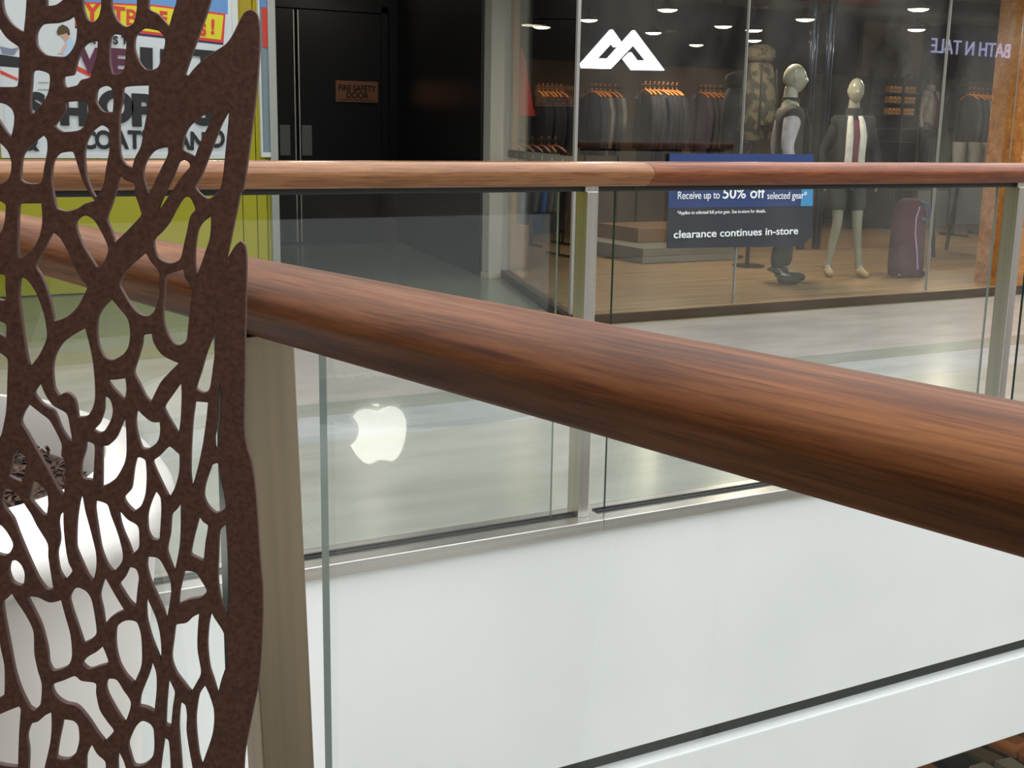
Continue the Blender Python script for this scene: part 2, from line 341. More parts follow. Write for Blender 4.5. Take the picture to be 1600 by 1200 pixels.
# ------------------------------------------------ near balustrade (runs away from the camera to the corner)
RB = math.atan2(B.y, B.x)     # local +x = away
ZN = 1.155
def nearloc(u, b, z): p = U*u+B*b; return Vector((p.x, p.y, z))
h3 = place(rail('handrail', -4.5, 3.0, WOODN, 0, 0, 40, [(-y, z) for y, z in NEARP][::-1]), nearloc(.714, 0, ZN), RB); tag(h3, 'thick dark red-brown timber handrail crossing diagonally in the foreground', 'handrail')
LEAN = -.03
for bb, l in ((1.3225, 'wide brushed steel post right behind the rust coloured screen'), (-.86, 'steel post of the near balustrade behind the viewer'), (3.05, 'steel post of the near balustrade at the far corner')):
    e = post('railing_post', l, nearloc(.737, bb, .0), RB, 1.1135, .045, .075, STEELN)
    e.rotation_euler = (-LEAN*-1, 0, RB)
for b0, b1, l in ((-.745, 1.192, 'clear foreground glass panel right of the nearest steel post'), (1.458, 2.93, 'clear foreground glass panel left of the nearest post, behind the screen')):
    o = place(pane('glass_panel', b0, b1, .001, 1.1145, .010, None, GEDGEN if b0 < 0 else None), nearloc(.716, 0, 0), RB); tag(o, l, 'glass panel', 'near balustrade glass')
mb = MB(); mb.box(-4.5, 3.0, -.07, .07, -.044, -.001); o = place(mb.build('base_channel', STEELH, bevel=.003), nearloc(.72, 0, .0), RB); tag(o, 'steel base channel of the near balustrade below the frame', 'channel')
# ------------------------------------------------ white planter with bark mulch
pc = (.0, 1.69)
PLW = mat('white_planter_shell', lin(236, 232, 226), .3)
pl_ = empty('planter', (pc[0], pc[1], 0)); tag(pl_, 'large glossy white planter with a broad rounded rim behind the rust coloured screen', 'planter')
prof = [(.70, 0), (.78, .02), (.80, .3), (.86, .6), (.92, .79), (.945, .868), (.955, .874), (.985, .878), (.998, .888), (.996, .902), (.975, .914), (.92, .925), (.86, .936), (.81, .946), (.78, .946), (.77, .93), (.76, .84), (.70, .83)]
MB().lathe([(r, z) for r, z in prof], 72, (0, 0, 0), .370, .440, 2.4).build('shell', PLW, pl_, smooth=40)
BARK = mat('bark_mulch', lin(70, 50, 40), .85); nz(BARK, lin(34, 24, 20), lin(104, 78, 62), (1, 1, 1), 45, 3)
mb = MB(); rnd = random.Random(5)
mb.lathe([(.0005, .86), (.35, .90), (.60, .895), (.758, .872)], 40, (0, 0, 0), .370, .440, 2.4, cap=False)
for i in range(2200):
    a = rnd.uniform(0, 6.283); k = (abs(math.cos(a))**2.4+abs(math.sin(a))**2.4)**(-1/2.4); q = math.sqrt(rnd.random())*.70
    x, y = .372*k*math.cos(a)*q, .422*k*math.sin(a)*q
    z = .900-.03*(q/.7)**3+rnd.uniform(0, .016); L_ = rnd.uniform(.010, .036); w_ = rnd.uniform(.0015, .0045)
    d_ = Vector((rnd.gauss(0, 1), rnd.gauss(0, 1), rnd.gauss(0, .32))).normalized()
    c_ = Vector((x, y, z)); bend = Vector((rnd.uniform(-.005, .005), rnd.uniform(-.005, .005), rnd.uniform(0, .006)))
    mb.tube([c_-d_*L_/2, c_+bend, c_+d_*L_/2], w_, 4, w_*.5)
for i in range(70):
    a = rnd.uniform(0, 6.283); q = rnd.uniform(.3, .66); c_ = Vector((.372*math.cos(a)*q, .422*math.sin(a)*q, .90))
    d_ = Vector((rnd.gauss(0, 1), rnd.gauss(0, 1), 1.0)).normalized()*rnd.uniform(.012, .03)
    mb.tube([c_, c_+d_*.6+Vector((.002, .002, 0)), c_+d_], .0006, 3)
o = mb.build('bark_mulch', BARK); o.location = (pc[0], pc[1], 0); tag(o, 'brown shredded bark mulch filling the white planter', 'mulch', kind='stuff')

# ------------------------------------------------ posters on the lime wall
PAPER = mat('poster_paper', lin(204, 214, 222), .25); FRAME = mat('light_poster_frame', lin(206, 212, 212), .35)
YP = 10.12
def P(x, y, dy=0): q = at(x, y, YP); return q.x, q.z
def flat(name, px, m, parent, yy, origin):
    v = [P(x, y) for x, y in px]
    return MB().loft([[(x-origin[0], yy-origin[1], z-origin[2]) for x, z in v], [(x-origin[0], yy-origin[1]+.002, z-origin[2]) for x, z in v]]).build(name, m, parent)
x0, _ = P(3, 250); x1 = 3.02; zb = 1.085
pc_ = empty('framed_poster', ((x0+x1)/2, 10.17, zb)); tag(pc_, 'large framed white poster with bold black lettering on the lime wall, seen through the screen', 'poster')
og = pc_.location
def fb(name, b, m, parent, o=og): return box(name, (b[0]-o[0], b[1]-o[0], b[2]-o[1], b[3]-o[1], b[4]-o[2], b[5]-o[2]), m, parent)
fr = MB()
for b in ((x0, x1, YP+.0, 10.168, zb, zb+.035), (x1-.05, x1, YP, 10.168, zb+.035, 2.9), (x0, x0+.03, YP, 10.168, zb+.035, 2.9), (x0+.03, x1-.05, YP, 10.168, 2.87, 2.9)):
    fr.box(b[0]-og[0], b[1]-og[0], b[2]-og[1], b[3]-og[1], b[4]-og[2], b[5]-og[2])
fr.build('frame', FRAME, pc_)
fb('sheet', (x0+.03, x1-.05, YP+.02, 10.165, zb+.035, 2.87), PAPER, pc_)
RED = mat('print_red', lin(206, 60, 48), .4); YEL = mat('print_yellow', lin(212, 206, 40), .4); BLU = mat('print_blue', lin(96, 146, 206), .4); NAV = mat('print_navy', lin(34, 34, 90), .4)
INK2 = mat('print_black', lin(22, 24, 30), .4); MAR = mat('print_maroon', lin(84, 30, 62), .4)
y1 = YP+.018
flat('blue_field', [(118, -60), (118, 2), (357, 22), (357, -60)], BLU, pc_, y1, og)
flat('navy_line', [(118, 39), (118, 44), (350, 70), (350, 66)], NAV, pc_, y1-.001, og)
bn = flat('banner', [(118, 2), (118, 40), (350, 67), (353, 21), (240, 7)], RED, pc_, y1-.003, og)
flat('banner_field', [(120, 5), (120, 36), (346, 62), (350, 24), (240, 10)], YEL, bn, y1-.005, og)
bn.children[0].parent = pc_
def ptext(s, px, base, hpx, m, rot=0, sx=1.0, bold=.006, parent=pc_, name='lettering', ogn=None, yy=None):
    o_ = ogn or og; x, z = P(px, base); t_, z2 = P(px, base-hpx); h = (z2-z)/.70
    if s in 'BR': bold = .0012; sx *= 1.08
    return text(name, s, h, m, parent, (x-o_[0], (yy or (y1-.009))-o_[1], z-o_[2]), rot=(math.pi/2, rot, 0), bold=bold, sx=sx)
for s_, px, bs, hh in (('Y', 134, 31, 27), ('I', 166, 34, 24), ('T', 176, 34, 25), ('B', 196, 38, 25), ('R', 222, 39, 23), ('E', 249, 37, 20), ('A', 270, 42, 22), ('K', 291, 44, 22), ('S', 312, 54, 18), ('!', 329, 52, 22)):
    ptext(s_, px, bs, hh, RED, .06, .9)
for s_, px, bs in (('L', 122, 66), ('A', 138, 67), ('T', 154, 67), ('E', 165, 67), ('S', 177, 68), ('T', 190, 68)): ptext(s_, px, bs, 12, INK2, .05, 1, .003)
for s_, px, bs, hh, m_, sx in (('V', 125, 110, 36, MAR, 1), ('E', 171, 114, 38, MAR, 1.1), ('I', 218, 109, 34, INK2, 1.9), ('N', 250, 112, 34, INK2, 1), ('T', 300, 118, 40, INK2, 1.2)): ptext(s_, px, bs, hh, m_, .04, sx, .014)
for s_, px, bs, hh, sx in (('S', 44, 186, 40, 1), ('H', 94, 192, 38, 1.1), ('O', 155, 188, 46, 1.0), ('P', 206, 194, 46, 1.1), ('P', 254, 194, 44, 1), ('S', 304, 192, 44, 1.1)): ptext(s_, px, bs, hh, INK2, .02, sx, .018)
for s_, px, bs in (('&', 38, 234), ('B', 102, 232), ('C', 127, 231), ('O', 149, 231), ('A', 178, 231), ('T', 201, 231), ('S', 222, 229), ('B', 240, 230), ('R', 258, 230), ('A', 276, 232), ('N', 297, 233), ('D', 328, 229)): ptext(s_, px, bs, 27, INK2, .03, .86, .007)
# printed picture of a child at a laptop
flat('picture_desk', [(-6, 84), (-6, 103), (34, 106), (36, 90)], INK2, pc_, y1, og)
flat('picture_laptop', [(0, 72), (4, 84), (22, 86), (30, 74), (18, 76)], mat('print_grey', lin(120, 132, 158), .4), pc_, y1-.002, og)
flat('picture_shirt', [(98, 88), (99, 74), (104, 64), (110, 57), (114, 62), (118, 75), (119, 92)], mat('print_pale_blue', lin(168, 200, 232), .4), pc_, y1-.002, og)
flat('picture_face', [(92, 54), (96, 57), (103, 65), (108, 60), (108, 51), (98, 47)], mat('print_skin', lin(196, 160, 144), .4), pc_, y1-.003, og)
flat('picture_hair', [(89, 50), (91, 55), (96, 54), (101, 53), (104, 51), (108, 56), (110, 53), (109, 46), (105, 41), (98, 38), (92, 42)], mat('print_hair', lin(74, 62, 36), .4), pc_, y1-.0045, og)
flat('picture_arm', [(90, 84), (97, 80), (97, 76), (104, 66), (106, 70), (100, 84)], mat('print_skin2', lin(206, 176, 170), .4), pc_, y1-.003, og)
flat('picture_stripe', [(-6, 106), (-6, 112), (28, 126), (28, 122)], RED, pc_, y1-.002, og)
flat('picture_stripe', [(116, 100), (116, 108), (146, 122), (148, 116)], RED, pc_, y1-.002, og)
for yy_ in (128, 139, 150): flat('print_line', [(60, yy_), (60, yy_+1.6), (76, yy_+1.8), (76, yy_+.2)], mat('print_light_grey', lin(150, 156, 160), .4), pc_, y1-.002, og)
# slim display case right of the poster
dc = empty('display_case', (3.24, 10.17, 1.10)); tag(dc, 'narrow pale framed display case at the right end of the lime wall', 'display case')
mb = MB()
for b in ((-.05, .05, -.045, -.005, 0, .04), (-.05, -.035, -.045, -.005, .04, 1.8), (.035, .05, -.045, -.005, .04, 1.8)): mb.box(*b)
mb.build('frame', FRAME, dc); box('backing', (-.034, .034, -.02, -.006, .041, 1.8), mat('case_blue_grey', lin(126, 146, 160), .3), dc)
box('sheet', (-.01, .03, -.028, -.021, .9, 1.22), RED, dc); box('sheet', (-.034, .03, -.028, -.021, 1.22, 1.7), BLU, dc)

# ------------------------------------------------ shop front
YG = 7.32; ZS = .072
SFL = wood('shop_floor_boards', lin(124, 98, 68), lin(154, 124, 88), lin(176, 146, 108), .35, 0, .35)
SILL = brushed('bronze_sill', lin(92, 80, 68), .4, (.05, 1, 1), 40)
XC = 4.56
def xl(y): return XC+(y-YG)*(5.46-XC)/(9.95-YG)
mb = MB(); q = [(XC, 7.25), (21, 7.25), (21, 14.6), (6.2, 14.6), (5.56, 10.1), (5.50, 9.95)]
mb.loft([[(x, y, .001) for x, y in q], [(x, y, ZS-.004) for x, y in q]]); structure(mb.build('floor', SFL))
structure(box('trim_7', (XC-.02, 12, 7.205, 7.25, .001, ZS), SILL))
structure(slab('trim_8', (XC-.03, 7.25), (5.46, 9.93), -.05, .001, ZS, SILL))
# panes
mx_ = [XC, 6.04, 8.15, 9.06]
rots = [0, 0, .0045]
for k in range(3):
    w_ = mx_[k+1]-mx_[k]
    o = place(pane('window_%d' % (k+1), .006, w_-.006, ZS, 3.3, .010, SGLASS, mat('pane_edge', lin(150, 156, 150), .2)), (mx_[k], YG, 0), rots[k]); structure(o)
dx_, dy_ = 5.46-XC, 9.93-YG
o = place(pane('window_4', .02, math.hypot(dx_, dy_), ZS, 3.3, .010, SGLASS, mat('pane_edge', lin(150, 156, 150), .2)), (XC, YG, 0), math.atan2(dy_, dx_)); structure(o)
ALU = mat('slim_mullion', lin(150, 150, 148), .35, .5)
for k, x in enumerate(mx_[:3]): structure(box('trim_%d' % (9+k), (x-(.012, .0035, .0035)[k], x+(.012, .0035, .0035)[k], YG-.012, YG+.012, ZS, 3.3), ALU))
bd = tag(empty('graphic_band', (XC, YG, 1.15)), 'narrow grey window band with small pale mountain marks on the side shop window', 'window sticker')
ang = math.atan2(dy_, dx_); bd.rotation_euler = (0, 0, ang)
lb = math.hypot(dx_, dy_); box('strip', (.06, lb-.05, .006, .009, -.035, .035), mat('grey_band_film', lin(128, 126, 116), .6), bd)
LOGO = [(518, 425), (690, 430), (838, 275), (920, 378), (855, 378), (818, 328), (778, 368), (830, 437), (1025, 440), (838, 190), (680, 367), (608, 365), (700, 265), (722, 295), (755, 262), (700, 185), (512, 398)]
LG = [((x/4+780), y/4) for x, y in LOGO]
for i in range(6):
    g = [((p[0]-969)/64*.03+.35+i*.38, -(p[1]-78)/64*.032) for p in LG]
    MB().loft([[(x, .0095, z) for x, z in g], [(x, .011, z) for x, z in g]]).build('mark', mat('pale_mark', lin(178, 176, 168), .5), bd)
# pane is behind the band when seen from outside; band sits on the outer face of the return glass
# timber frame and box at the shop entrance, timber column on the right
TIM = wood('oak_frame_timber', lin(120, 84, 50), lin(150, 106, 64), lin(168, 122, 78), .45, 2)
structure(box('trim_12', (5.505, 5.56, 9.93, 10.1, ZS, 3.3), TIM))
ORG = wood('orange_brown_wood_panel', lin(134, 88, 44), lin(168, 112, 58), lin(196, 142, 84), .3, 0, .5)
structure(box('wall_timber_column', (9.08, 14, 7.22, 7.6, .06, 3.3), ORG)); structure(box('baseboard_timber_column', (9.06, 14, 7.20, 7.62, 0, .06), mat('dark_base', lin(60, 46, 36), .5)))
x_, z_ = at(808, 352, 10.0).x, at(808, 352, 10.0).z
o = box('timber_box', (5.57, 5.72, 9.96, 10.12, ZS+.001, z_), TIM, bevel=.003); tag(o, 'small brown timber box standing on the floor by the grey column', 'box')
# white illuminated mountain mark
YL = YG+.024
lo = empty('illuminated_sign', (at(970, 80, YL).x, YL, at(970, 80, YL).z)); tag(lo, 'glowing white double-peak mountain sign hanging inside the shop window', 'sign')
g = [(at(x, y, YL).x-lo.location.x, at(x, y, YL).z-lo.location.z) for x, y in LG]
MB().loft([[(x, -.018, z) for x, z in g], [(x, .018, z) for x, z in g]]).build('letter_face', mat('sign_glow', (.9, .93, 1), .4, emit=(.88, .94, 1), es=2.6), lo)
g2 = [(x*1.025, z*1.03-.002) for x, z in g]
MB().loft([[(x, .019, z) for x, z in g2], [(x, .035, z) for x, z in g2]]).build('back_tray', mat('sign_back', (.02, .02, .05), .4), lo)
# sale poster
YS = YG-.026
sp_ = empty('sale_sign', (at(1160, 380, YS).x, YS, at(1160, 386, YS).z)); tag(sp_, 'navy and blue sale sign with white lettering on the shop window', 'sign'); so_ = sp_.location
def sflat(name, px, m, yy, t=.002):
    v = [(at(x, y, YS).x-so_.x, at(x, y, YS).z-so_.z) for x, y in px]
    return MB().loft([[(x, yy, z) for x, z in v], [(x, yy+t, z) for x, z in v]]).build(name, m, sp_)
sflat('board', [(1046, 240), (1271, 241), (1268, 372), (1250, 385), (1042, 388)], mat('navy_board', lin(28, 32, 44), .5), 0, .006)
sflat('blue_field', [(1046, 240), (1271, 241), (1270, 322), (1044, 325)], mat('blue_board', lin(14, 46, 100), .5), -.003)
sflat('light_blue_tab', [(1253, 280), (1270, 280), (1269, 322), (1250, 322)], mat('cyan_board', lin(48, 128, 176), .5), -.006)
TXT = mat('white_print', lin(226, 232, 238), .5, emit=(.8, .85, .9), es=.0)
def stext(s, px, base, hpx, xe, bold=.0):
    p_ = at(px, base, YS); h = (at(px, base-hpx, YS).z-p_.z)/.70
    o_ = text('lettering', s, h, TXT, sp_, (p_.x-so_.x, -.008, p_.z-so_.z), bold=bold); w_ = max(v.co.x for v in o_.data.vertices)
    o_.scale = ((at(xe, base, YS).x-p_.x)/w_, 1, 1); return o_
stext('Receive up to', 1057, 311, 12, 1123); stext('50% off', 1127, 310, 17, 1194, .0012); stext('selected gear*', 1197, 311, 11, 1259)
stext('*Applies to selected full price gear. See in-store for details.', 1057, 335, 5.4, 1195)
stext('clearance continues in-store', 1051, 372, 12, 1245, .0008)

# ------------------------------------------------ inside the shop
TAN = mat('tan_shop_wall', lin(112, 96, 76), .7); nz(TAN, lin(96, 82, 64), lin(124, 106, 84), s=.8)
DKC = mat('dark_shop_ceiling', lin(36, 34, 34), .8)
structure(box('wall_shop_back', (6.0, 21.2, 14.6, 14.8, 0, 2.3), TAN)); structure(box('wall_shop_bulkhead', (6.0, 21.2, 14.5, 14.8, 2.3, 3.3), DKC))
structure(slab('wall_shop_left', (5.60, 10.1), (6.3, 14.6), -.08, ZS, 3.3, TAN)); structure(box('wall_shop_right', (20.8, 21, 7.6, 14.6, 0, 3.3), TAN))
structure(box('ceiling', (4.4, 21, 7.25, 14.8, 3.3, 3.5), DKC))
DUCT = mat('grey_duct', lin(92, 92, 88), .5, .2)
dlab = iter(('grey ceiling duct nearest the shop window', 'grey ceiling duct in the middle of the shop', 'grey ceiling duct at the back of the shop', 'red painted ceiling duct inside the shop'))
for yy_, m_, xa, xb in ((8.6, DUCT, 4.9, 14), (10.8, DUCT, 6, 17), (13.0, DUCT, 7, 20), (12.0, mat('red_duct', lin(120, 36, 28), .5), 8.6, 12)):
    o = MB().tube([(xa, yy_, 3.1), (xb, yy_, 3.1)], .11, 12).build('ceiling_duct', m_, smooth=50); tag(o, next(dlab), 'duct')
    for k in range(4): MB().tube([(xa+(xb-xa)*(k+.5)/4, yy_, 3.2), (xa+(xb-xa)*(k+.5)/4, yy_, 3.3)], .01, 6).build('hanger_rod', DUCT, o)
# pendant lamps
lamps = [(846, 42), (920, 31), (1043, 15), (1021, 51), (1088, 70), (1130, 41), (1178, 47), (1178, 63), (1258, 30), (1435, 14), (1432, 46)]
SHD = mat('dark_lamp_shade', lin(40, 38, 36), .4, .5); GLO = mat('lamp_glow', (1, .85, .6), .4, emit=(1, .80, .52), es=9)
def lamp():
    e = empty('pendant_lamp', (0, 0, 0))
    MB().lathe([(.11, -.005), (.108, .005), (.07, .035), (.03, .06), (.022, .11), (.001, .112)], 20, cap=False).build('shade', SHD, e, smooth=50)
    MB().lathe([(.001, -.026), (.05, -.022), (.085, -.012), (.1, .002), (.09, .008), (.001, .02)], 20).build('diffuser', GLO, e, smooth=60)
    MB().tube([(0, 0, .11), (0, 0, .74)], .006, 6).build('cord', SHD, e)
    return e
L0 = lamp()
def ordn(i): return ['first', 'second', 'third', 'fourth', 'fifth', 'sixth', 'seventh', 'eighth', 'ninth', 'tenth', 'eleventh', 'twelfth', 'thirteenth', 'fourteenth', 'fifteenth'][i]
lamp_l = ['pendant lamp farthest left, above the hanging dark jackets', 'pendant lamp above the left peak of the glowing sign', 'pendant lamp high above the right peak of the glowing sign', 'pendant lamp right beside the right peak of the glowing sign', 'pendant lamp above the sale sign, lower and farther back', 'pendant lamp upper left of the male mannequin', 'pendant lamp above the male mannequin, upper of the close pair', 'pendant lamp above the male mannequin, lower of the close pair', 'pendant lamp right of the male mannequin head, greenish tinted in the photo', 'pendant lamp at the top edge near the timber column, larger one', 'pendant lamp below the larger one near the timber column']
lamp_l = ['small glowing '+l.replace(', greenish tinted in the photo', '') for l in lamp_l]
for i, (x, y) in enumerate(lamps):
    e = L0 if i == 0 else copy_tree(L0); p = onz(x, y, 2.55); e.location = p; tag(e, lamp_l[i], 'lamp', 'pendant lamps in the shop')
for x, y, pw in ((7.3, 8.6, 75), (9.6, 8.8, 60), (8.2, 11.2, 50), (12.2, 10.6, 75), (6.6, 11.6, 25)):
    area('shop_lamp_light', (x, y, 2.45), (0, 0, 0), .25, .25, pw*.5, (1, .82, .62))

# clothes
def garment(name, m, hm, L=.72, w=.40, t=.05, sleeves=True, legs=False):
    e = empty(name, (0, 0, 0))      # origin at the rail; shoulders along local y
    mb = MB(); R = []
    for k, (z, a, b) in enumerate([(-.085, .05, .6), (-.10, .10, .9), (-.13, w*.42, 1), (-.17, w*.5, 1.15), (-.3, w*.47, 1.2), (-.5, w*.46, 1.15), (-.085-L, w*.52, 1.3)]):
        R.append([(t*.5*b*math.sin(j/14*6.283)*(1+.15*math.sin(3*j+k)), a*math.cos(j/14*6.283), z) for j in range(14)])
    mb.loft(R)
    mb.build('trouser_legs' if legs else 'body', m, e, smooth=60)
    if sleeves:
        for s_ in (-1, 1): MB().tube([(0, s_*w*.46, -.15), (.012, s_*w*.60, -.32), (.0, s_*w*.60, -.55), (-.01, s_*w*.56, -.72)], .045, 9, .03).build('sleeve', m, e, smooth=60)
    mb = MB(); mb.tube([(0, -.19, -.125), (0, -.1, -.085), (0, 0, -.06), (0, .1, -.085), (0, .19, -.125)], .011, 6); mb.tube([(0, 0, -.06), (0, 0, -.01), (0, .018, .012), (0, .006, .028), (0, -.016, .016)], .004, 5)
    mb.build('hanger', hm, e, smooth=60)
    return e
HW = mat('orange_wooden_hanger', lin(206, 128, 66), .4)
def fab(name, c): m = mat(name, lin(*c), .85); nz(m, tuple(v*.8 for v in lin(*c)), lin(*c), s=14); return m
DK = fab('charcoal_fabric', (40, 40, 46)); DB = fab('midnight_fabric', (30, 34, 52)); BL = fab('blue_fabric', (40, 104, 176)); GR = fab('grey_fabric', (96, 98, 94)); BR = fab('brown_fabric', (60, 48, 44)); PU = fab('plum_fabric', (62, 50, 66))
pro = {}
def rack(xs_px, ypx, Y, mats_, desc, grp, L=.72, zr=None, rail=True):
    n = len(xs_px); p0 = at(xs_px[0], ypx, Y); z = p0.z if zr is None else zr
    xa, xb = at(xs_px[0], ypx, Y).x, at(xs_px[-1], ypx, Y).x
    if rail:
        e = empty('clothes_rack', ((xa+xb)/2, Y, ZS)); tag(e, 'dark steel clothes rack holding '+desc, 'clothes rack')
        hl = (xb-xa)/2+.07; zz = z-ZS
        MB().tube([(-hl, 0, zz-.012), (hl, 0, zz-.012)], .011, 8).build('rail', SHD, e)
        for s_ in (-1, 1): MB().tube([(s_*hl, 0, .012), (s_*hl, 0, zz-.012)], .013, 8).build('upright', SHD, e); MB().tube([(s_*hl, -.25, .013), (s_*hl, .25, .013)], .013, 8).build('foot', SHD, e)
    for i, x in enumerate(xs_px):
        m_ = mats_[i % len(mats_)]; key = (m_.name, L)
        if key not in pro: pro[key] = e = garment('hanging_jacket', m_, HW, L)
        else: e = copy_tree(pro[key])
        e.location = (at(x, ypx, Y).x, Y, z); e.rotation_euler = (0, 0, random.uniform(-.25, .1))
        tag(e, '%s garment, %s from left among %s' % (m_.name.split('_')[0], ordn(i), desc), 'jacket', grp)
rack([842, 849, 856, 863, 870, 877], 134, 12.0, [DK, DB], 'dark jackets left of the shop window edge', 'dark jackets left of the window edge')
rack([925, 932, 939, 946, 953, 962], 134, 12.4, [DB, DK, GR], 'dark jackets under the glowing sign', 'dark jackets under the glowing sign')
rack([1009, 1016, 1023, 1030, 1037, 1044, 1051, 1058], 131, 11.6, [DK, DB], 'dark jackets right under the glowing sign', 'dark jackets right of the glowing sign', .85)
rack([1096, 1103, 1110, 1117, 1126], 136, 12.0, [PU, DK], 'plum and dark jackets left of the backpacks', 'plum and dark jackets')
rack([1516, 1523, 1530, 1537, 1544, 1551], 140, 11.4, [DK, DB, GR], 'jackets beside the timber column', 'jackets beside the timber column')
rack([808, 818, 832, 846, 858, 868], 217, 10.9, [BL, GR, BL, GR, GR, BR], 'blue and grey clothes beside the timber box', 'blue and grey hanging clothes', .86)
rack([808, 815, 822], 200, 12.6, [BR, DK], 'small brown clothes behind the red jacket', 'brown clothes by the entrance', .5, rail=False) if False else None
# red garment hanging high by the entrance
rj = empty('hanging_jacket', at(811, 76, 10.7)); tag(rj, 'bright red jacket hanging high beside the timber frame of the entrance', 'jacket')
mb = MB(); RDm = fab('red_fabric', (206, 44, 34)); R = []
for z, a, c in ((0, .012, 0), (-.15, .035, .02), (-.35, .07, .04), (-.55, .10, .06), (-.64, .115, .075)):
    R.append([(c+a*math.cos(j/10*6.283)+.008*math.sin(3*j), .06*math.sin(j/10*6.283), z) for j in range(10)])
mb.loft(R).build('body', RDm, rj, smooth=60); MB().tube([(0, 0, 0), (0, 0, 3.3-rj.location.z)], .003, 5).build('hook_wire', SHD, rj)

# display plinths
PLG = mat('grey_plinth', lin(116, 114, 106), .6)
o = MB().box(7.03, 8.25, 9.95, 11.3, ZS, ZS+.15).build('display_plinth', PLG, bevel=.004); tag(o, 'low wide grey display plinth on the shop floor left of the sale sign', 'plinth')
o = MB().box(7.35, 8.25, 10.5, 11.3, ZS+.151, ZS+.30).build('display_plinth', mat('timber_plinth', lin(122, 92, 66), .5), bevel=.004); tag(o, 'smaller brown plinth stacked on the wide grey plinth', 'plinth')
# big dark backpacks behind the male mannequin
def pack(name, lab, px, py, Y, m, sc=1):
    p = at(px, py, Y); e = empty(name, p); e.scale = (sc,)*3; tag(e, lab, 'backpack', 'large backpacks behind the male mannequin')
    MB().lathe([(.001, -.38), (.13, -.37), (.17, -.28), (.175, 0), (.16, .22), (.13, .33), (.07, .38), (.001, .39)], 18, ex=1, ey=.75, p=2.6, cap=False).build('bag', m, e, smooth=60)
    MB().lathe([(.001, .36), (.12, .37), (.165, .42), (.15, .49), (.07, .53), (.001, .535)], 18, ey=.8, cap=False).build('lid', m, e, smooth=60)
    MB().lathe([(.001, -.12), (.06, -.11), (.085, 0), (.06, .1), (.001, .12)], 14, (0, -.15, -.12), 1.2, .6).build('front_pocket', m, e, smooth=60)
    for s_ in (-1, 1): MB().tube([(s_*.09, -.14, .30), (s_*.1, -.16, 0), (s_*.09, -.14, -.3)], .010, 6).build('strap', SHD, e)
    hh = p.z-ZS; MB().tube([(0, .02, -.36), (0, .02, -hh/sc+.01)], .02, 8).build('stand_pole', SHD, e); MB().lathe([(.16, -hh/sc), (.16, -hh/sc+.012), (.001, -hh/sc+.013)], 20, cap=False).build('stand_base', SHD, e)
CAM = fab('olive_pattern_fabric', (58, 54, 40)); nz(CAM, lin(30, 30, 24), lin(84, 76, 56), s=9, lo=.45, hi=.55)
pack('hiking_backpack', 'tall olive patterned backpack on a stand left of the male mannequin', 1184, 158, 9.4, CAM, 1.0)
pack('hiking_backpack', 'dark backpack on a stand at the left of the olive patterned one', 1150, 190, 10.2, DK, .95)
# wall shelving with small orange-lit boxes
e = empty('wall_shelving', (at(1400, 150, 12.6).x, 12.6, ZS)); tag(e, 'tall dark shelving unit with rows of small tan boxes at the back of the shop', 'shelving'); ex_, ez_ = e.location.x, e.location.z
wz = [at(1400, y, 12.6).z-ez_ for y in (137, 153, 171, 192, 213)]
xa, xb = at(1352, 150, 12.6).x-ex_, at(1428, 150, 12.6).x-ex_
box('back_panel', (xa, xb, .16, .18, 0, 2.1), SHD, e)
for sx in (xa, 0.02, xb): box('side_panel', (sx-.012, sx+.012, -.13, .159, 0, 2.1), SHD, e)
BXM = mat('tan_carton', lin(206, 150, 84), .6)
for k, z in enumerate(wz): box('shelf', (xa+.013, xb-.013, -.13, .159, z-.085, z-.07), SHD, e)
bx0 = None
for r_ in range(3):
    for c_ in range(7):
        x = at(1390+c_*6, 150, 12.5).x
        if abs(x-.02-ex_) < .0: continue
        if bx0 is None:
            bx0 = empty('small_carton', (0, 0, 0)); box('carton', (-.024, .024, -.05, .05, 0, .085), BXM, bx0, bevel=.002); box('dark_label', (-.012, .012, -.0515, -.0505, .02, .05), SHD, bx0); c = bx0
        else: c = copy_tree(bx0)
        c.location = (x+.035, 12.55, ez_+wz[r_]-.069)
        tag(c, 'small tan carton, %s from the left on the %s lit shelf' % (ordn(c_), ['upper', 'middle', 'lower'][r_]), 'carton', 'cartons on the back shelves')
# mountain picture on the back wall
e = empty('wall_picture', at(1392, 96, 14.4)); tag(e, 'large dark brown mountain picture high on the back wall', 'picture')
mb = MB(); g = [(-.55, -.55), (.62, -.55), (.55, -.1), (.35, .3), (.1, .55), (-.15, .5), (-.4, .1)]
pm = mat('brown_print', lin(74, 52, 38), .6); nz(pm, lin(44, 32, 26), lin(110, 82, 62), s=3)
box('board', (-.62, .66, .0, .09, -.58, .58), mat('tan_board', lin(120, 92, 66), .6), e); mb.loft([[(x, -.004, z) for x, z in g], [(x, -.001, z) for x, z in g]]).build('mountain_print', pm, e)
g = [(.05, -.5), (.5, -.5), (.52, -.2), (.4, .02), (.25, -.1), (.1, -.2)]
MB().loft([[(x, -.008, z) for x, z in g], [(x, -.005, z) for x, z in g]]).build('snow_print', nz(mat('snow_print', lin(120, 110, 96), .6), lin(60, 50, 44), lin(150, 140, 126), s=12).id_data and bpy.data.materials['snow_print'], e)
# chrome columns
for x, w_ in ((1266, .05), (1291, .05)):
    p = at(x, 150, 10.6); o = MB().lathe([(w_, ZS), (w_, 3.3)], 20).build('wall_column', mat('chrome_column', lin(70, 80, 96), .12, .9), smooth=50); o.location = (p.x, p.y, 0); structure(o)
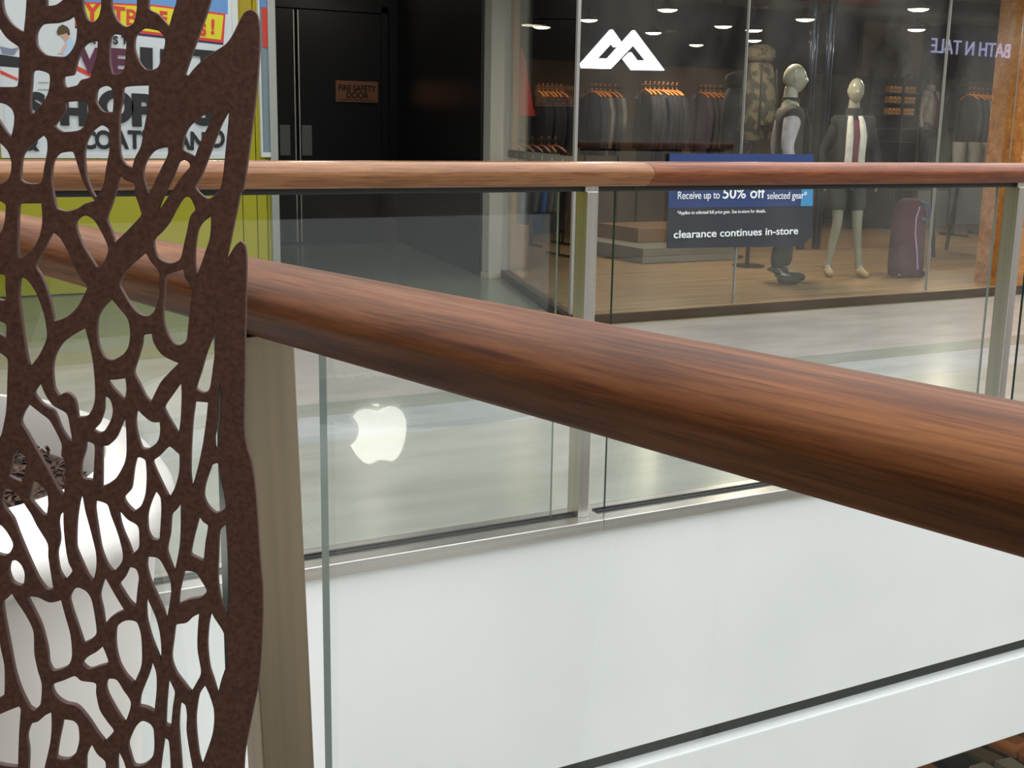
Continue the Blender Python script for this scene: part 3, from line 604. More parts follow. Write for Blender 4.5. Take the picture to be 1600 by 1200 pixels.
# white canvas bins
for i, x in enumerate((1497, 1521, 1541)):
    p = at(x, 259, 9.6)
    o = MB().lathe([(.062, 0), (.065, .01), (.078, .26), (.074, .26), (.064, .02), (.001, .018)], 20, cap=False).build('canvas_bin', mat('off_white_canvas', lin(150, 150, 146), .8), smooth=50); o.location = p
    tag(o, '%s small off-white canvas bin on the dark table beside the timber column' % ['left', 'middle', 'right'][i], 'bin', 'canvas bins')
zt = at(1500, 259, 9.6).z; xa = at(1425, 259, 9.6).x; xb = at(1556, 259, 9.6).x
e = empty('display_table', ((xa+xb)/2, 9.7, ZS)); tag(e, 'dark display table with slanted legs carrying the canvas bins', 'table'); hl = (xb-xa)/2
box('table_top', (-hl, hl, -.35, .35, zt-ZS-.035, zt-ZS-.001), SHD, e, bevel=.004)
for sx in (-1, 1):
    for sy in (-1, 1): MB().tube([(sx*hl*.85, sy*.3, zt-ZS-.036), (sx*hl*.62, sy*.28, .0)], .022, 8).build('leg', SHD, e)

# travel bag
e = empty('travel_bag', (at(1407, 430, 8.2).x, 8.15, ZS), -.1); tag(e, 'upright maroon wheeled travel bag with a lilac piping stripe in the shop window', 'travel bag')
MAB = fab('maroon_fabric', (84, 40, 58))
MB().lathe([(.12, .0), (.155, .02), (.165, .10), (.16, .35), (.15, .60), (.12, .70), (.07, .73)], 24, ey=.72, p=3.2).build('bag_body', MAB, e, smooth=60)
MB().tube([(.00, -.125, .66), (-.035, -.130, .55), (-.03, -.132, .40), (.005, -.134, .24), (.03, -.134, .08)], .007, 8).build('piping', mat('lilac_piping', lin(196, 168, 214), .5), e, smooth=60)
MB().tube([(.03, -.10, .70), (.09, -.12, .69), (.13, -.12, .62), (.10, -.13, .53), (.03, -.128, .55)], .013, 7).build('strap', fab('steel_blue_fabric', (60, 100, 140)), e, smooth=60)
MB().tube([(-.05, .05, .72), (-.05, .05, .80), (.05, .05, .80), (.05, .05, .72)], .009, 7).build('handle', SHD, e)
for s_ in (-1, 1):
    w = MB().tube([(s_*.12-.02, -.09, .03), (s_*.12+.02, -.09, .03)], .031, 16).build('wheel', RUBBER, e, smooth=50); MB().tube([(s_*.12-.022, -.09, .03), (s_*.12+.022, -.09, .03)], .014, 12).build('wheel_hub', mat('hub_grey', lin(150, 140, 150), .4), w)
# ------------------------------------------------ mannequins
def head_mesh(m, parent, loc, rz, s=1):
    bm = bmesh.new(); bmesh.ops.create_uvsphere(bm, u_segments=40, v_segments=28, radius=1)
    for v in bm.verts:
        x, y, z = v.co; Z = z*.122; wx = .076; fy = .098
        if z < 0: wx *= 1-.22*(-z)**1.5; fy_ = fy*(1-.16*(-z)**2)
        else: fy_ = fy
        X = x*wx; Y = y*fy_
        if y > 0 and z < -.25: Y *= 1-.55*min(.6, (-z-.25)/.6)           # back of the skull runs into the neck
        if y < 0:
            fr = max(0, -y)**2
            Y -= .006*fr*(z < -.1)
            nose = math.exp(-(x/.16)**2)*math.exp(-((z+.14)/.16)**2); Y -= .015*nose*fr
            bridge = math.exp(-(x/.12)**2)*math.exp(-((z-.08)/.16)**2); Y -= .010*bridge*fr
            for sgn in (-1, 1):
                Y += .013*math.exp(-((x-sgn*.36)/.18)**2)*math.exp(-((z-.07)/.10)**2)*fr
                Y -= .004*math.exp(-((x-sgn*.36)/.11)**2)*math.exp(-((z-.06)/.045)**2)*fr
                Y -= .004*math.exp(-((x-sgn*.5)/.2)**2)*math.exp(-((z+.22)/.15)**2)*fr
            Y -= .008*math.exp(-(x/.26)**2)*math.exp(-((z+.43)/.05)**2)*fr
            Y -= .007*math.exp(-(x/.24)**2)*math.exp(-((z+.54)/.05)**2)*fr
            Y += .005*math.exp(-(x/.3)**2)*math.exp(-((z+.485)/.022)**2)*fr
            Y -= .008*math.exp(-(x/.25)**2)*math.exp(-((z+.80)/.12)**2)
        v.co = (X, Y, Z)
    me = bpy.data.meshes.new('head'); 
    for sgn in (-1, 1):
        r_ = bmesh.ops.create_uvsphere(bm, u_segments=12, v_segments=8, radius=1)
        for v in r_['verts']:
            k = v.co.copy(); v.co = (sgn*(.074+k.x*.008), .008+k.y*.016+k.z*.006, -.005+k.z*.031)
    bm.to_mesh(me); bm.free(); me.materials.append(m); me.polygons.foreach_set('use_smooth', [True]*len(me.polygons))
    o = bpy.data.objects.new('head', me); COL.objects.link(o); o.parent = parent; o.location = loc; o.rotation_euler = (0, 0, rz); o.scale = (s, s, s); return o
def mannequin(label, loc, rz, h, skinm, arms, legs, female=False, headturn=0):
    e = empty('mannequin', loc, rz); tag(e, label, 'mannequin', None)
    k = h/1.86; f_ = .86 if female else 1.0
    V = []; E_ = []
    def add(v, prev=None):
        V.append((v[0]*k, v[1]*k, v[2]*k, *[q*k*f_ for q in (v[3:] if len(v) > 4 else (v[3], v[3]))])); i = len(V)-1
        if prev is not None: E_.append((prev, i))
        return i
    p0 = add((0, 0, .96, .145, .105)); a = add((0, -.005, 1.12, .12, .095), p0); c = add((0, -.01, 1.30, .155, .115), a); c2 = add((0, .0, 1.43, .13, .09), c); n = add((0, .012, 1.53, .066), c2); n2 = add((0, .004, 1.60, .062), n); n3 = add((0, .002, 1.69, .060), n2)
    joints = {}
    for s_, (el, wr) in zip((-1, 1), arms):
        sh = add((s_*.172*f_, 0, 1.43, .048), c2); E1 = add((*el, .042), sh); Wr = add((*wr, .029), E1)
        d = (Vector(wr)-Vector(el)).normalized(); pm_ = Vector(wr)+d*.06; pa = add((*pm_, .030, .018), Wr)
        joints[s_] = (Vector(el), Vector(wr), d)
        side = d.cross(Vector((1, 0, 0))).normalized()
        for q, ln in zip((-.024, -.008, .008, .024), (.062, .072, .068, .052)):
            b_ = pm_+side*q+d*.02; f1 = add((*b_, .0095), pa); f2 = add((*(b_+d*ln*.55+Vector((-s_*.006, 0, 0))), .008), f1); add((*(b_+d*ln+Vector((-s_*.016, 0, 0))), .007), f2)
        t1 = add((*(Vector(wr)+d*.025-side*.034), .010), Wr); add((*(Vector(wr)+d*.068-side*.048+Vector((-s_*.01, 0, 0))), .008), t1)
    for s_, (kn, an, toe) in zip((-1, 1), legs):
        hp = add((s_*.088, 0, .90, .088), p0); K = add((*kn, .056), hp); cf = add((*(Vector(kn)*.62+Vector(an)*.38+Vector((0, .02, 0))), .052), K); A = add((*an, .036), cf)
        T1 = add((*(Vector(an)*.45+Vector(toe)*.55-Vector((0, 0, .005))), .036, .03), A); add((*toe, .03, .022), T1)
    skin('body', V, E_, skinm, e)
    head_mesh(skinm, e, (0, -.022*k, 1.725*k), headturn, k*(1.0 if not female else .95))
    e['k'] = k
    return e, k, joints
MK = mat('grey_mannequin_skin', lin(146, 144, 128), .28); MK2 = mat('dark_grey_mannequin_skin', lin(92, 92, 90), .35)
VST = fab('dark_olive_vest_fabric', (52, 50, 46)); SLV = fab('pale_lilac_sleeve_fabric', (176, 170, 178)); TRO = fab('dark_trouser_fabric', (36, 38, 42)); BOOT = fab('dark_boot_leather', (58, 50, 42)); TANB = fab('tan_boot_leather', (170, 146, 104)); WHF = fab('white_fleece_fabric', (206, 204, 196)); BLK = fab('black_fleece_fabric', (22, 23, 26)); MRN = fab('maroon_shirt_fabric', (104, 34, 54)); SHO = fab('grey_short_fabric', (58, 62, 60)); POLO = fab('slate_polo_fabric', (66, 74, 86))
def shoe(m, parent, an, toe, k, s=1.0, name='boot'):
    a, t = Vector(an)*k, Vector(toe)*k
    return skin(name, [(a.x, a.y+.03*k, .055*k, .047*k*s), (a.x, a.y-.05*k, .045*k, .046*k*s, .04*k*s), (t.x, t.y+.01, .036*k, .044*k*s, .034*k*s), (t.x, t.y-.03*k, .028*k, .03*k*s, .022*k*s), (a.x, a.y+.015*k, .15*k, .048*k*s)], [(0, 1), (1, 2), (2, 3), (0, 4)], m, parent)
def sleeve(m, parent, s_, j, k, f_=1, r=.056, name='sleeve'):
    el, wr, d = j[s_]; sh = Vector((s_*.135*f_, 0, 1.445)); w2 = wr-d*.01
    return skin(name, [(*(sh*k), .088*k*f_), (*((sh*.6+el*.4)*k), .076*k*f_), (*(el*k), r*k*f_), (*(w2*k), .042*k*f_)], [(0, 1), (1, 2), (2, 3)], m, parent)
def torso(m, parent, k, z0, f_=1, grow=1.12, name='shirt', collar=True):
    v = [(0, 0, z0*k, .15*k*f_*grow, .115*k*f_*grow), (0, -.005*k, 1.12*k, .133*k*f_*grow, .107*k*f_*grow), (0, -.01*k, 1.30*k, .162*k*f_*grow, .122*k*f_*grow), (0, 0, 1.43*k, .14*k*f_*grow, .094*k*f_*grow)]
    e_ = [(0, 1), (1, 2), (2, 3)]
    for s_ in (-1, 1): v.append((s_*.182*k*f_, 0, 1.44*k, .078*k*f_*grow)); e_.append((3, len(v)-1)); v.append((s_*.222*k*f_, .01*k, 1.405*k, .062*k*f_*grow)); e_.append((len(v)-2, len(v)-1))
    o = skin(name, v, e_, m, parent)
    if collar: MB().lathe([(.078*k, 1.47*k), (.074*k, 1.50*k), (.071*k, 1.57*k), (.063*k, 1.57*k), (.064*k, 1.50*k)], 20, cap=False).build('collar', m, o, smooth=60)
    return o
def leg_cloth(m, parent, s_, kn, an, k, z_end, name='trouser_leg', r0=.108, r1=.072):
    hp = Vector((s_*.088, 0, .92)); kn = Vector(kn); an = Vector(an)
    v = [(*(hp*k), r0*k), (*(kn*k), .08*k)]
    if z_end is None: v += [(*((kn*.5+an*.5)*k), .074*k), (*((an+Vector((0, .01, .01)))*k), r1*k)]
    else: v[1] = (*((hp*(1-z_end)+kn*z_end)*k), .092*k)
    return skin(name, v, [(i, i+1) for i in range(len(v)-1)], m, parent)
stand_arm = [((-.235, .05, 1.16), (-.23, -.02, .92)), ((.235, .05, 1.16), (.23, -.02, .92))]
stand_leg = [((-.10, -.015, .50), (-.105, .02, .085), (-.115, -.15, .035)), ((.10, -.015, .50), (.105, .02, .085), (.115, -.15, .035))]
# man in the vest, seen from his side
ml = [((-.10, .01, .50), (-.11, .06, .085), (-.125, -.11, .035)), ((.10, -.06, .50), (.12, -.06, .085), (.14, -.23, .035))]
pm1 = onz(1226, 441, ZS); 
e, k, j = mannequin('grey male mannequin in a dark vest, pale lilac sleeves, dark trousers and boots', (pm1.x-.06, pm1.y+.0, ZS), math.radians(62), 1.90, MK, [((-.25, .07, 1.17), (-.26, .0, .93)), ((.24, .05, 1.16), (.24, -.02, .92))], ml)
v_ = torso(VST, e, k, .93, 1, 1.16, 'vest'); sleeve(SLV, e, -1, j, k); sleeve(SLV, e, 1, j, k)
for z in (1.0, 1.1, 1.2): pass
MB().tube([(-.15*k, -.10*k, 1.0*k), (0, -.155*k, .99*k), (.15*k, -.10*k, 1.0*k), (.17*k, .05*k, 1.0*k), (0, .15*k, 1.0*k), (-.17*k, .05*k, 1.0*k), (-.15*k, -.10*k, 1.0*k)], .022, 8).build('hip_strap', BLK, e, smooth=60)
MB().lathe([(.001, -.07), (.06, -.06), (.075, 0), (.06, .06), (.001, .07)], 14, (-.19*k, -.04*k, 1.02*k), .7, 1.1).build('waist_pouch', BLK, e, smooth=60)
MB().tube([(-.09*k, -.10*k, 1.48*k), (-.11*k, -.15*k, 1.32*k), (-.12*k, -.15*k, 1.08*k)], .013, 7).build('shoulder_strap', BLK, e, smooth=60)
skin('trousers', [(0, 0, .97*k, .158*k, .12*k), (-.09*k, 0, .86*k, .10*k), (-.10*k, .01*k, .5*k, .078*k), (-.11*k, .06*k, .12*k, .07*k), (.09*k, 0, .86*k, .10*k), (.10*k, -.06*k, .5*k, .078*k), (.12*k, -.06*k, .12*k, .07*k)], [(0, 1), (1, 2), (2, 3), (0, 4), (4, 5), (5, 6)], TRO, e)
for i in (0, 1): shoe(BOOT, e, ml[i][1], ml[i][2], k, 1.15)
# woman in the black and white jacket
pm2 = onz(1324, 431, ZS); hh = 1.82
l2 = [((-.085, -.02, .50), (-.14, .02, .085), (-.15, -.11, .035)), ((.10, -.03, .50), (.16, .0, .085), (.19, -.13, .035))]
e, k, j = mannequin('grey female mannequin in an open black and white jacket over a maroon shirt', (pm2.x-.07, pm2.y, ZS), math.radians(-28), hh, MK, [((-.245, .05, 1.18), (-.25, -.03, .95)), ((.245, .05, 1.18), (.25, -.03, .95))], l2, True)
torso(MRN, e, k, .98, .86, 1.08, 'shirt', False); jk = torso(BLK, e, k, .93, .86, 1.17, 'jacket', True); sleeve(BLK, e, -1, j, k, .9); sleeve(BLK, e, 1, j, k, .9)
for s_ in (-1, 1):
    R = []
    for z, y, x, w_ in ((1.50, -.075, .045, .022), (1.44, -.118, .055, .030), (1.32, -.160, .062, .036), (1.15, -.150, .058, .036), (1.0, -.145, .062, .038), (.90, -.140, .07, .04)):
        R.append([((s_*x+dx*w_)*k, (y+dy)*k, z*k) for dx, dy in ((-1, .008), (-.6, -.008), (.6, -.008), (1, .012), (0, .02))])
    MB().loft(R).build('white_lapel', WHF, jk, smooth=60)
R = [[(dx*.034*k, (y+dy)*k, z*k) for dx, dy in ((-1, .008), (-.5, -.006), (.5, -.006), (1, .008), (0, .02))] for z, y in ((1.46, -.105), (1.32, -.160), (1.15, -.148), (.93, -.142))]
MB().loft(R).build('shirt_front', MRN, jk, smooth=60)
skin('shorts', [(0, 0, .97*k, .135*k, .105*k), (-.085*k, 0, .86*k, .09*k), (-.088*k, -.01*k, .60*k, .085*k), (.085*k, 0, .86*k, .09*k), (.098*k, -.02*k, .60*k, .085*k)], [(0, 1), (1, 2), (0, 3), (3, 4)], SHO, e)
for i in (0, 1): shoe(TANB, e, l2[i][1], l2[i][2], k, .95)
# two more farther back
p4 = at(1508, 95, 13.2); z4 = p4.z-1.86
o = box('display_plinth', (p4.x-.4, p4.x+.35, 12.9, 13.6, ZS, z4-.001), PLG); tag(o, 'tall plinth carrying the far slate-clothed mannequin', 'plinth')
e, k, j = mannequin('slate-clothed mannequin standing farther back by the timber column', (p4.x-.02, p4.y, z4), math.radians(70), 1.84, MK2, stand_arm, ml)
torso(POLO, e, k, .90, 1, 1.14, 'polo_shirt'); sleeve(POLO, e, -1, j, k); sleeve(POLO, e, 1, j, k)
skin('trousers', [(0, 0, .97*k, .155*k, .118*k), (-.09*k, 0, .86*k, .098*k), (-.10*k, .01*k, .5*k, .074*k), (-.11*k, .06*k, .12*k, .062*k), (.09*k, 0, .86*k, .098*k), (.10*k, -.06*k, .5*k, .074*k), (.12*k, -.06*k, .12*k, .062*k)], [(0, 1), (1, 2), (2, 3), (0, 4), (4, 5), (5, 6)], TRO, e)
for i in (0, 1): shoe(BLK, e, ml[i][1], ml[i][2], k, 1.1)
p3 = at(1457, 100, 13.0); z3 = p3.z-1.82
o = box('display_plinth', (p3.x-.35, p3.x+.3, 12.75, 13.4, ZS, z3-.001), PLG); tag(o, 'tall plinth carrying the far mannequin in the white jacket', 'plinth')
e, k, j = mannequin('mannequin farther back in a white jacket with a maroon stripe', (p3.x, p3.y, z3), math.radians(20), 1.80, MK2, stand_arm, stand_leg, True)
tj = torso(WHF, e, k, .93, .9, 1.16, 'jacket'); sleeve(WHF, e, -1, j, k, .9); sleeve(WHF, e, 1, j, k, .9)
R = [[((-.05+dx*.035)*k, (y+dy)*k, z*k) for dx, dy in ((-1, .008), (-.5, -.006), (.5, -.006), (1, .008), (0, .02))] for z, y in ((1.48, -.09), (1.32, -.162), (1.15, -.150), (.93, -.145))]
MB().loft(R).build('maroon_stripe', MRN, tj, smooth=60)
skin('trousers', [(0, 0, .97*k, .14*k, .11*k), (-.09*k, 0, .86*k, .09*k), (-.10*k, -.015*k, .5*k, .07*k), (-.105*k, .02*k, .12*k, .058*k), (.09*k, 0, .86*k, .09*k), (.10*k, -.015*k, .5*k, .07*k), (.105*k, .02*k, .12*k, .058*k)], [(0, 1), (1, 2), (2, 3), (0, 4), (4, 5), (5, 6)], TRO, e)
for i in (0, 1): shoe(BLK, e, stand_leg[i][1], stand_leg[i][2], k, 1.0)

# ------------------------------------------------ across the void: lit signs whose mirror images show in the glass
def mirror_at(px, py, Yglass, Yreal):    # real point whose reflection in the plane Y=Yglass is seen at the pixel
    p = at(px, py, 2*Yglass-Yreal); return Vector((p.x, Yreal, p.z))
YB = -4.96
AP = [(600, 180), (625, 150), (665, 137), (700, 143), (735, 150), (765, 132), (800, 121), (835, 128), (862, 150), (878, 190), (882, 240), (874, 300), (855, 360), (830, 400), (800, 417), (765, 412), (735, 408), (705, 422), (680, 433), (655, 425), (625, 395), (602, 362), (590, 338), (615, 315), (632, 285), (634, 250), (626, 215)]
LEAF = [(703, 114), (733, 108), (736, 118), (715, 121)]
ga = [mirror_at(380+x/3.478, 600+y/3.478, 3.539, YB) for x, y in AP]; c0 = sum(ga, Vector())/len(ga)
e = empty('illuminated_sign', c0); tag(e, 'cream glowing bitten-fruit sign across the void, mirrored in the far balustrade glass', 'sign')
GLW = mat('cream_sign_glow', (1, .97, .88), .5, emit=(1, .96, .84), es=10)
MB().loft([[(p.x-c0.x, -.03, p.z-c0.z) for p in ga], [(p.x-c0.x, .04, p.z-c0.z) for p in ga]]).build('sign_face', GLW, e)
gl_ = [mirror_at(380+x/3.478, 600+y/3.478, 3.539, YB) for x, y in LEAF]
MB().loft([[(p.x-c0.x, -.03, p.z-c0.z) for p in gl_], [(p.x-c0.x, .04, p.z-c0.z) for p in gl_]]).build('sign_leaf', GLW, e)
# shop name on the upper level
a_ = mirror_at(1452, 82, YG, YB); b_ = mirror_at(1600, 96, YG, YB); top_ = mirror_at(1452, 58, YG, YB)
e = empty('shop_name_sign', a_); tag(e, 'lilac-white lit lettering BED BATH N TABLE across the void, mirrored in the shop window', 'sign')
size = (top_.z-a_.z)/.72
t_ = text('lettering', 'BED BATH N TABLE', size, mat('lilac_glow', (.7, .7, 1), .5, emit=(.62, .62, 1.0), es=3.0), e, (0, .03, 0), rot=(math.pi/2, 0, math.pi), ex=.01, align='RIGHT', sx=.95)

# ------------------------------------------------ lower level: table of stacked books
e = empty('display_table', (8.2, 6.6, -4.3)); tag(e, 'dark lower level display table loaded with books, at the bottom right corner', 'table')
box('table_top', (-1.6, 1.6, -1.2, 1.2, .80, .84), SHD, e)
for sx in (-1.5, 1.5):
    for sy in (-1.1, 1.1): box('leg', (sx-.04, sx+.04, sy-.04, sy+.04, 0, .80), SHD, e)
bc = [('orange', (230, 140, 70)), ('brown', (150, 96, 60)), ('cream', (190, 180, 150)), ('red', (150, 60, 50)), ('black', (40, 38, 36)), ('tan', (150, 120, 80))]
bm_ = [mat(n+'_book_cover', lin(*c), .5) for n, c in bc]; PG = mat('book_pages', lin(214, 206, 188), .8)
rb = random.Random(3)
for i in range(11):
    for j_ in range(8):
        k_ = rb.randrange(6); b0 = empty('book', (8.2-1.45+i*.285, 6.6-1.05+j_*.29, -3.459), rb.uniform(-.15, .15)); hh_ = rb.uniform(.03, .12)
        box('cover', (-.08, .08, -.12, .12, 0, hh_), bm_[k_], b0); box('pages', (-.074, .0825, -.114, .114, .006, hh_-.006), PG, b0)
        tag(b0, '%s book, %s from left in %s row of the lower table' % (bc[k_][0], ordn(i), ordn(j_)), 'book', 'books on the lower table')

# ------------------------------------------------ laser-cut weathering-steel screen
OUTLINE = """-24.6,1455.3 -26.1,1448 -29.4,1438.2 -34.9,1424.6 -40.5,1411 -46.2,1396 -42.9,1394 -39.3,1398.6 -33.4,1404.3 -23.6,1411.3 -15.1,1417 -9.8,1423.8 -4.5,1433.7 -0.8,1439.3 3.6,1441 7.1,1438.2 8.5,1430.3 8.4,1418 6.8,1399.4 4.5,1379.4 1.7,1361.7 -1.3,1342.6 -3.6,1328.4 -6.6,1312.9 -8.6,1311.5 -11.2,1299.8 -16.6,1277.4 -20.8,1260.9 -21.1,1258.2 -18,1262.9 -12.4,1271.6 -8.8,1274.4 -6.5,1272.3 -5.6,1265.7 -5.6,1256.5 -6.8,1232.4 -8.1,1205.4 -9.3,1171.2 -10.2,1151.7 -10.9,1130.7 -9.5,1116.6 -5.8,1102.5 -3.7,1081.1 -2.6,1059.5 -1.8,1037.7 -1.1,1018.3 -0.1,1003.6 -0.3,981.2 -2,951 -5.1,920.5 -9.9,897.3 -14.9,873.8 -17.9,858.1 -19.4,842.3 -20.1,826.4"""
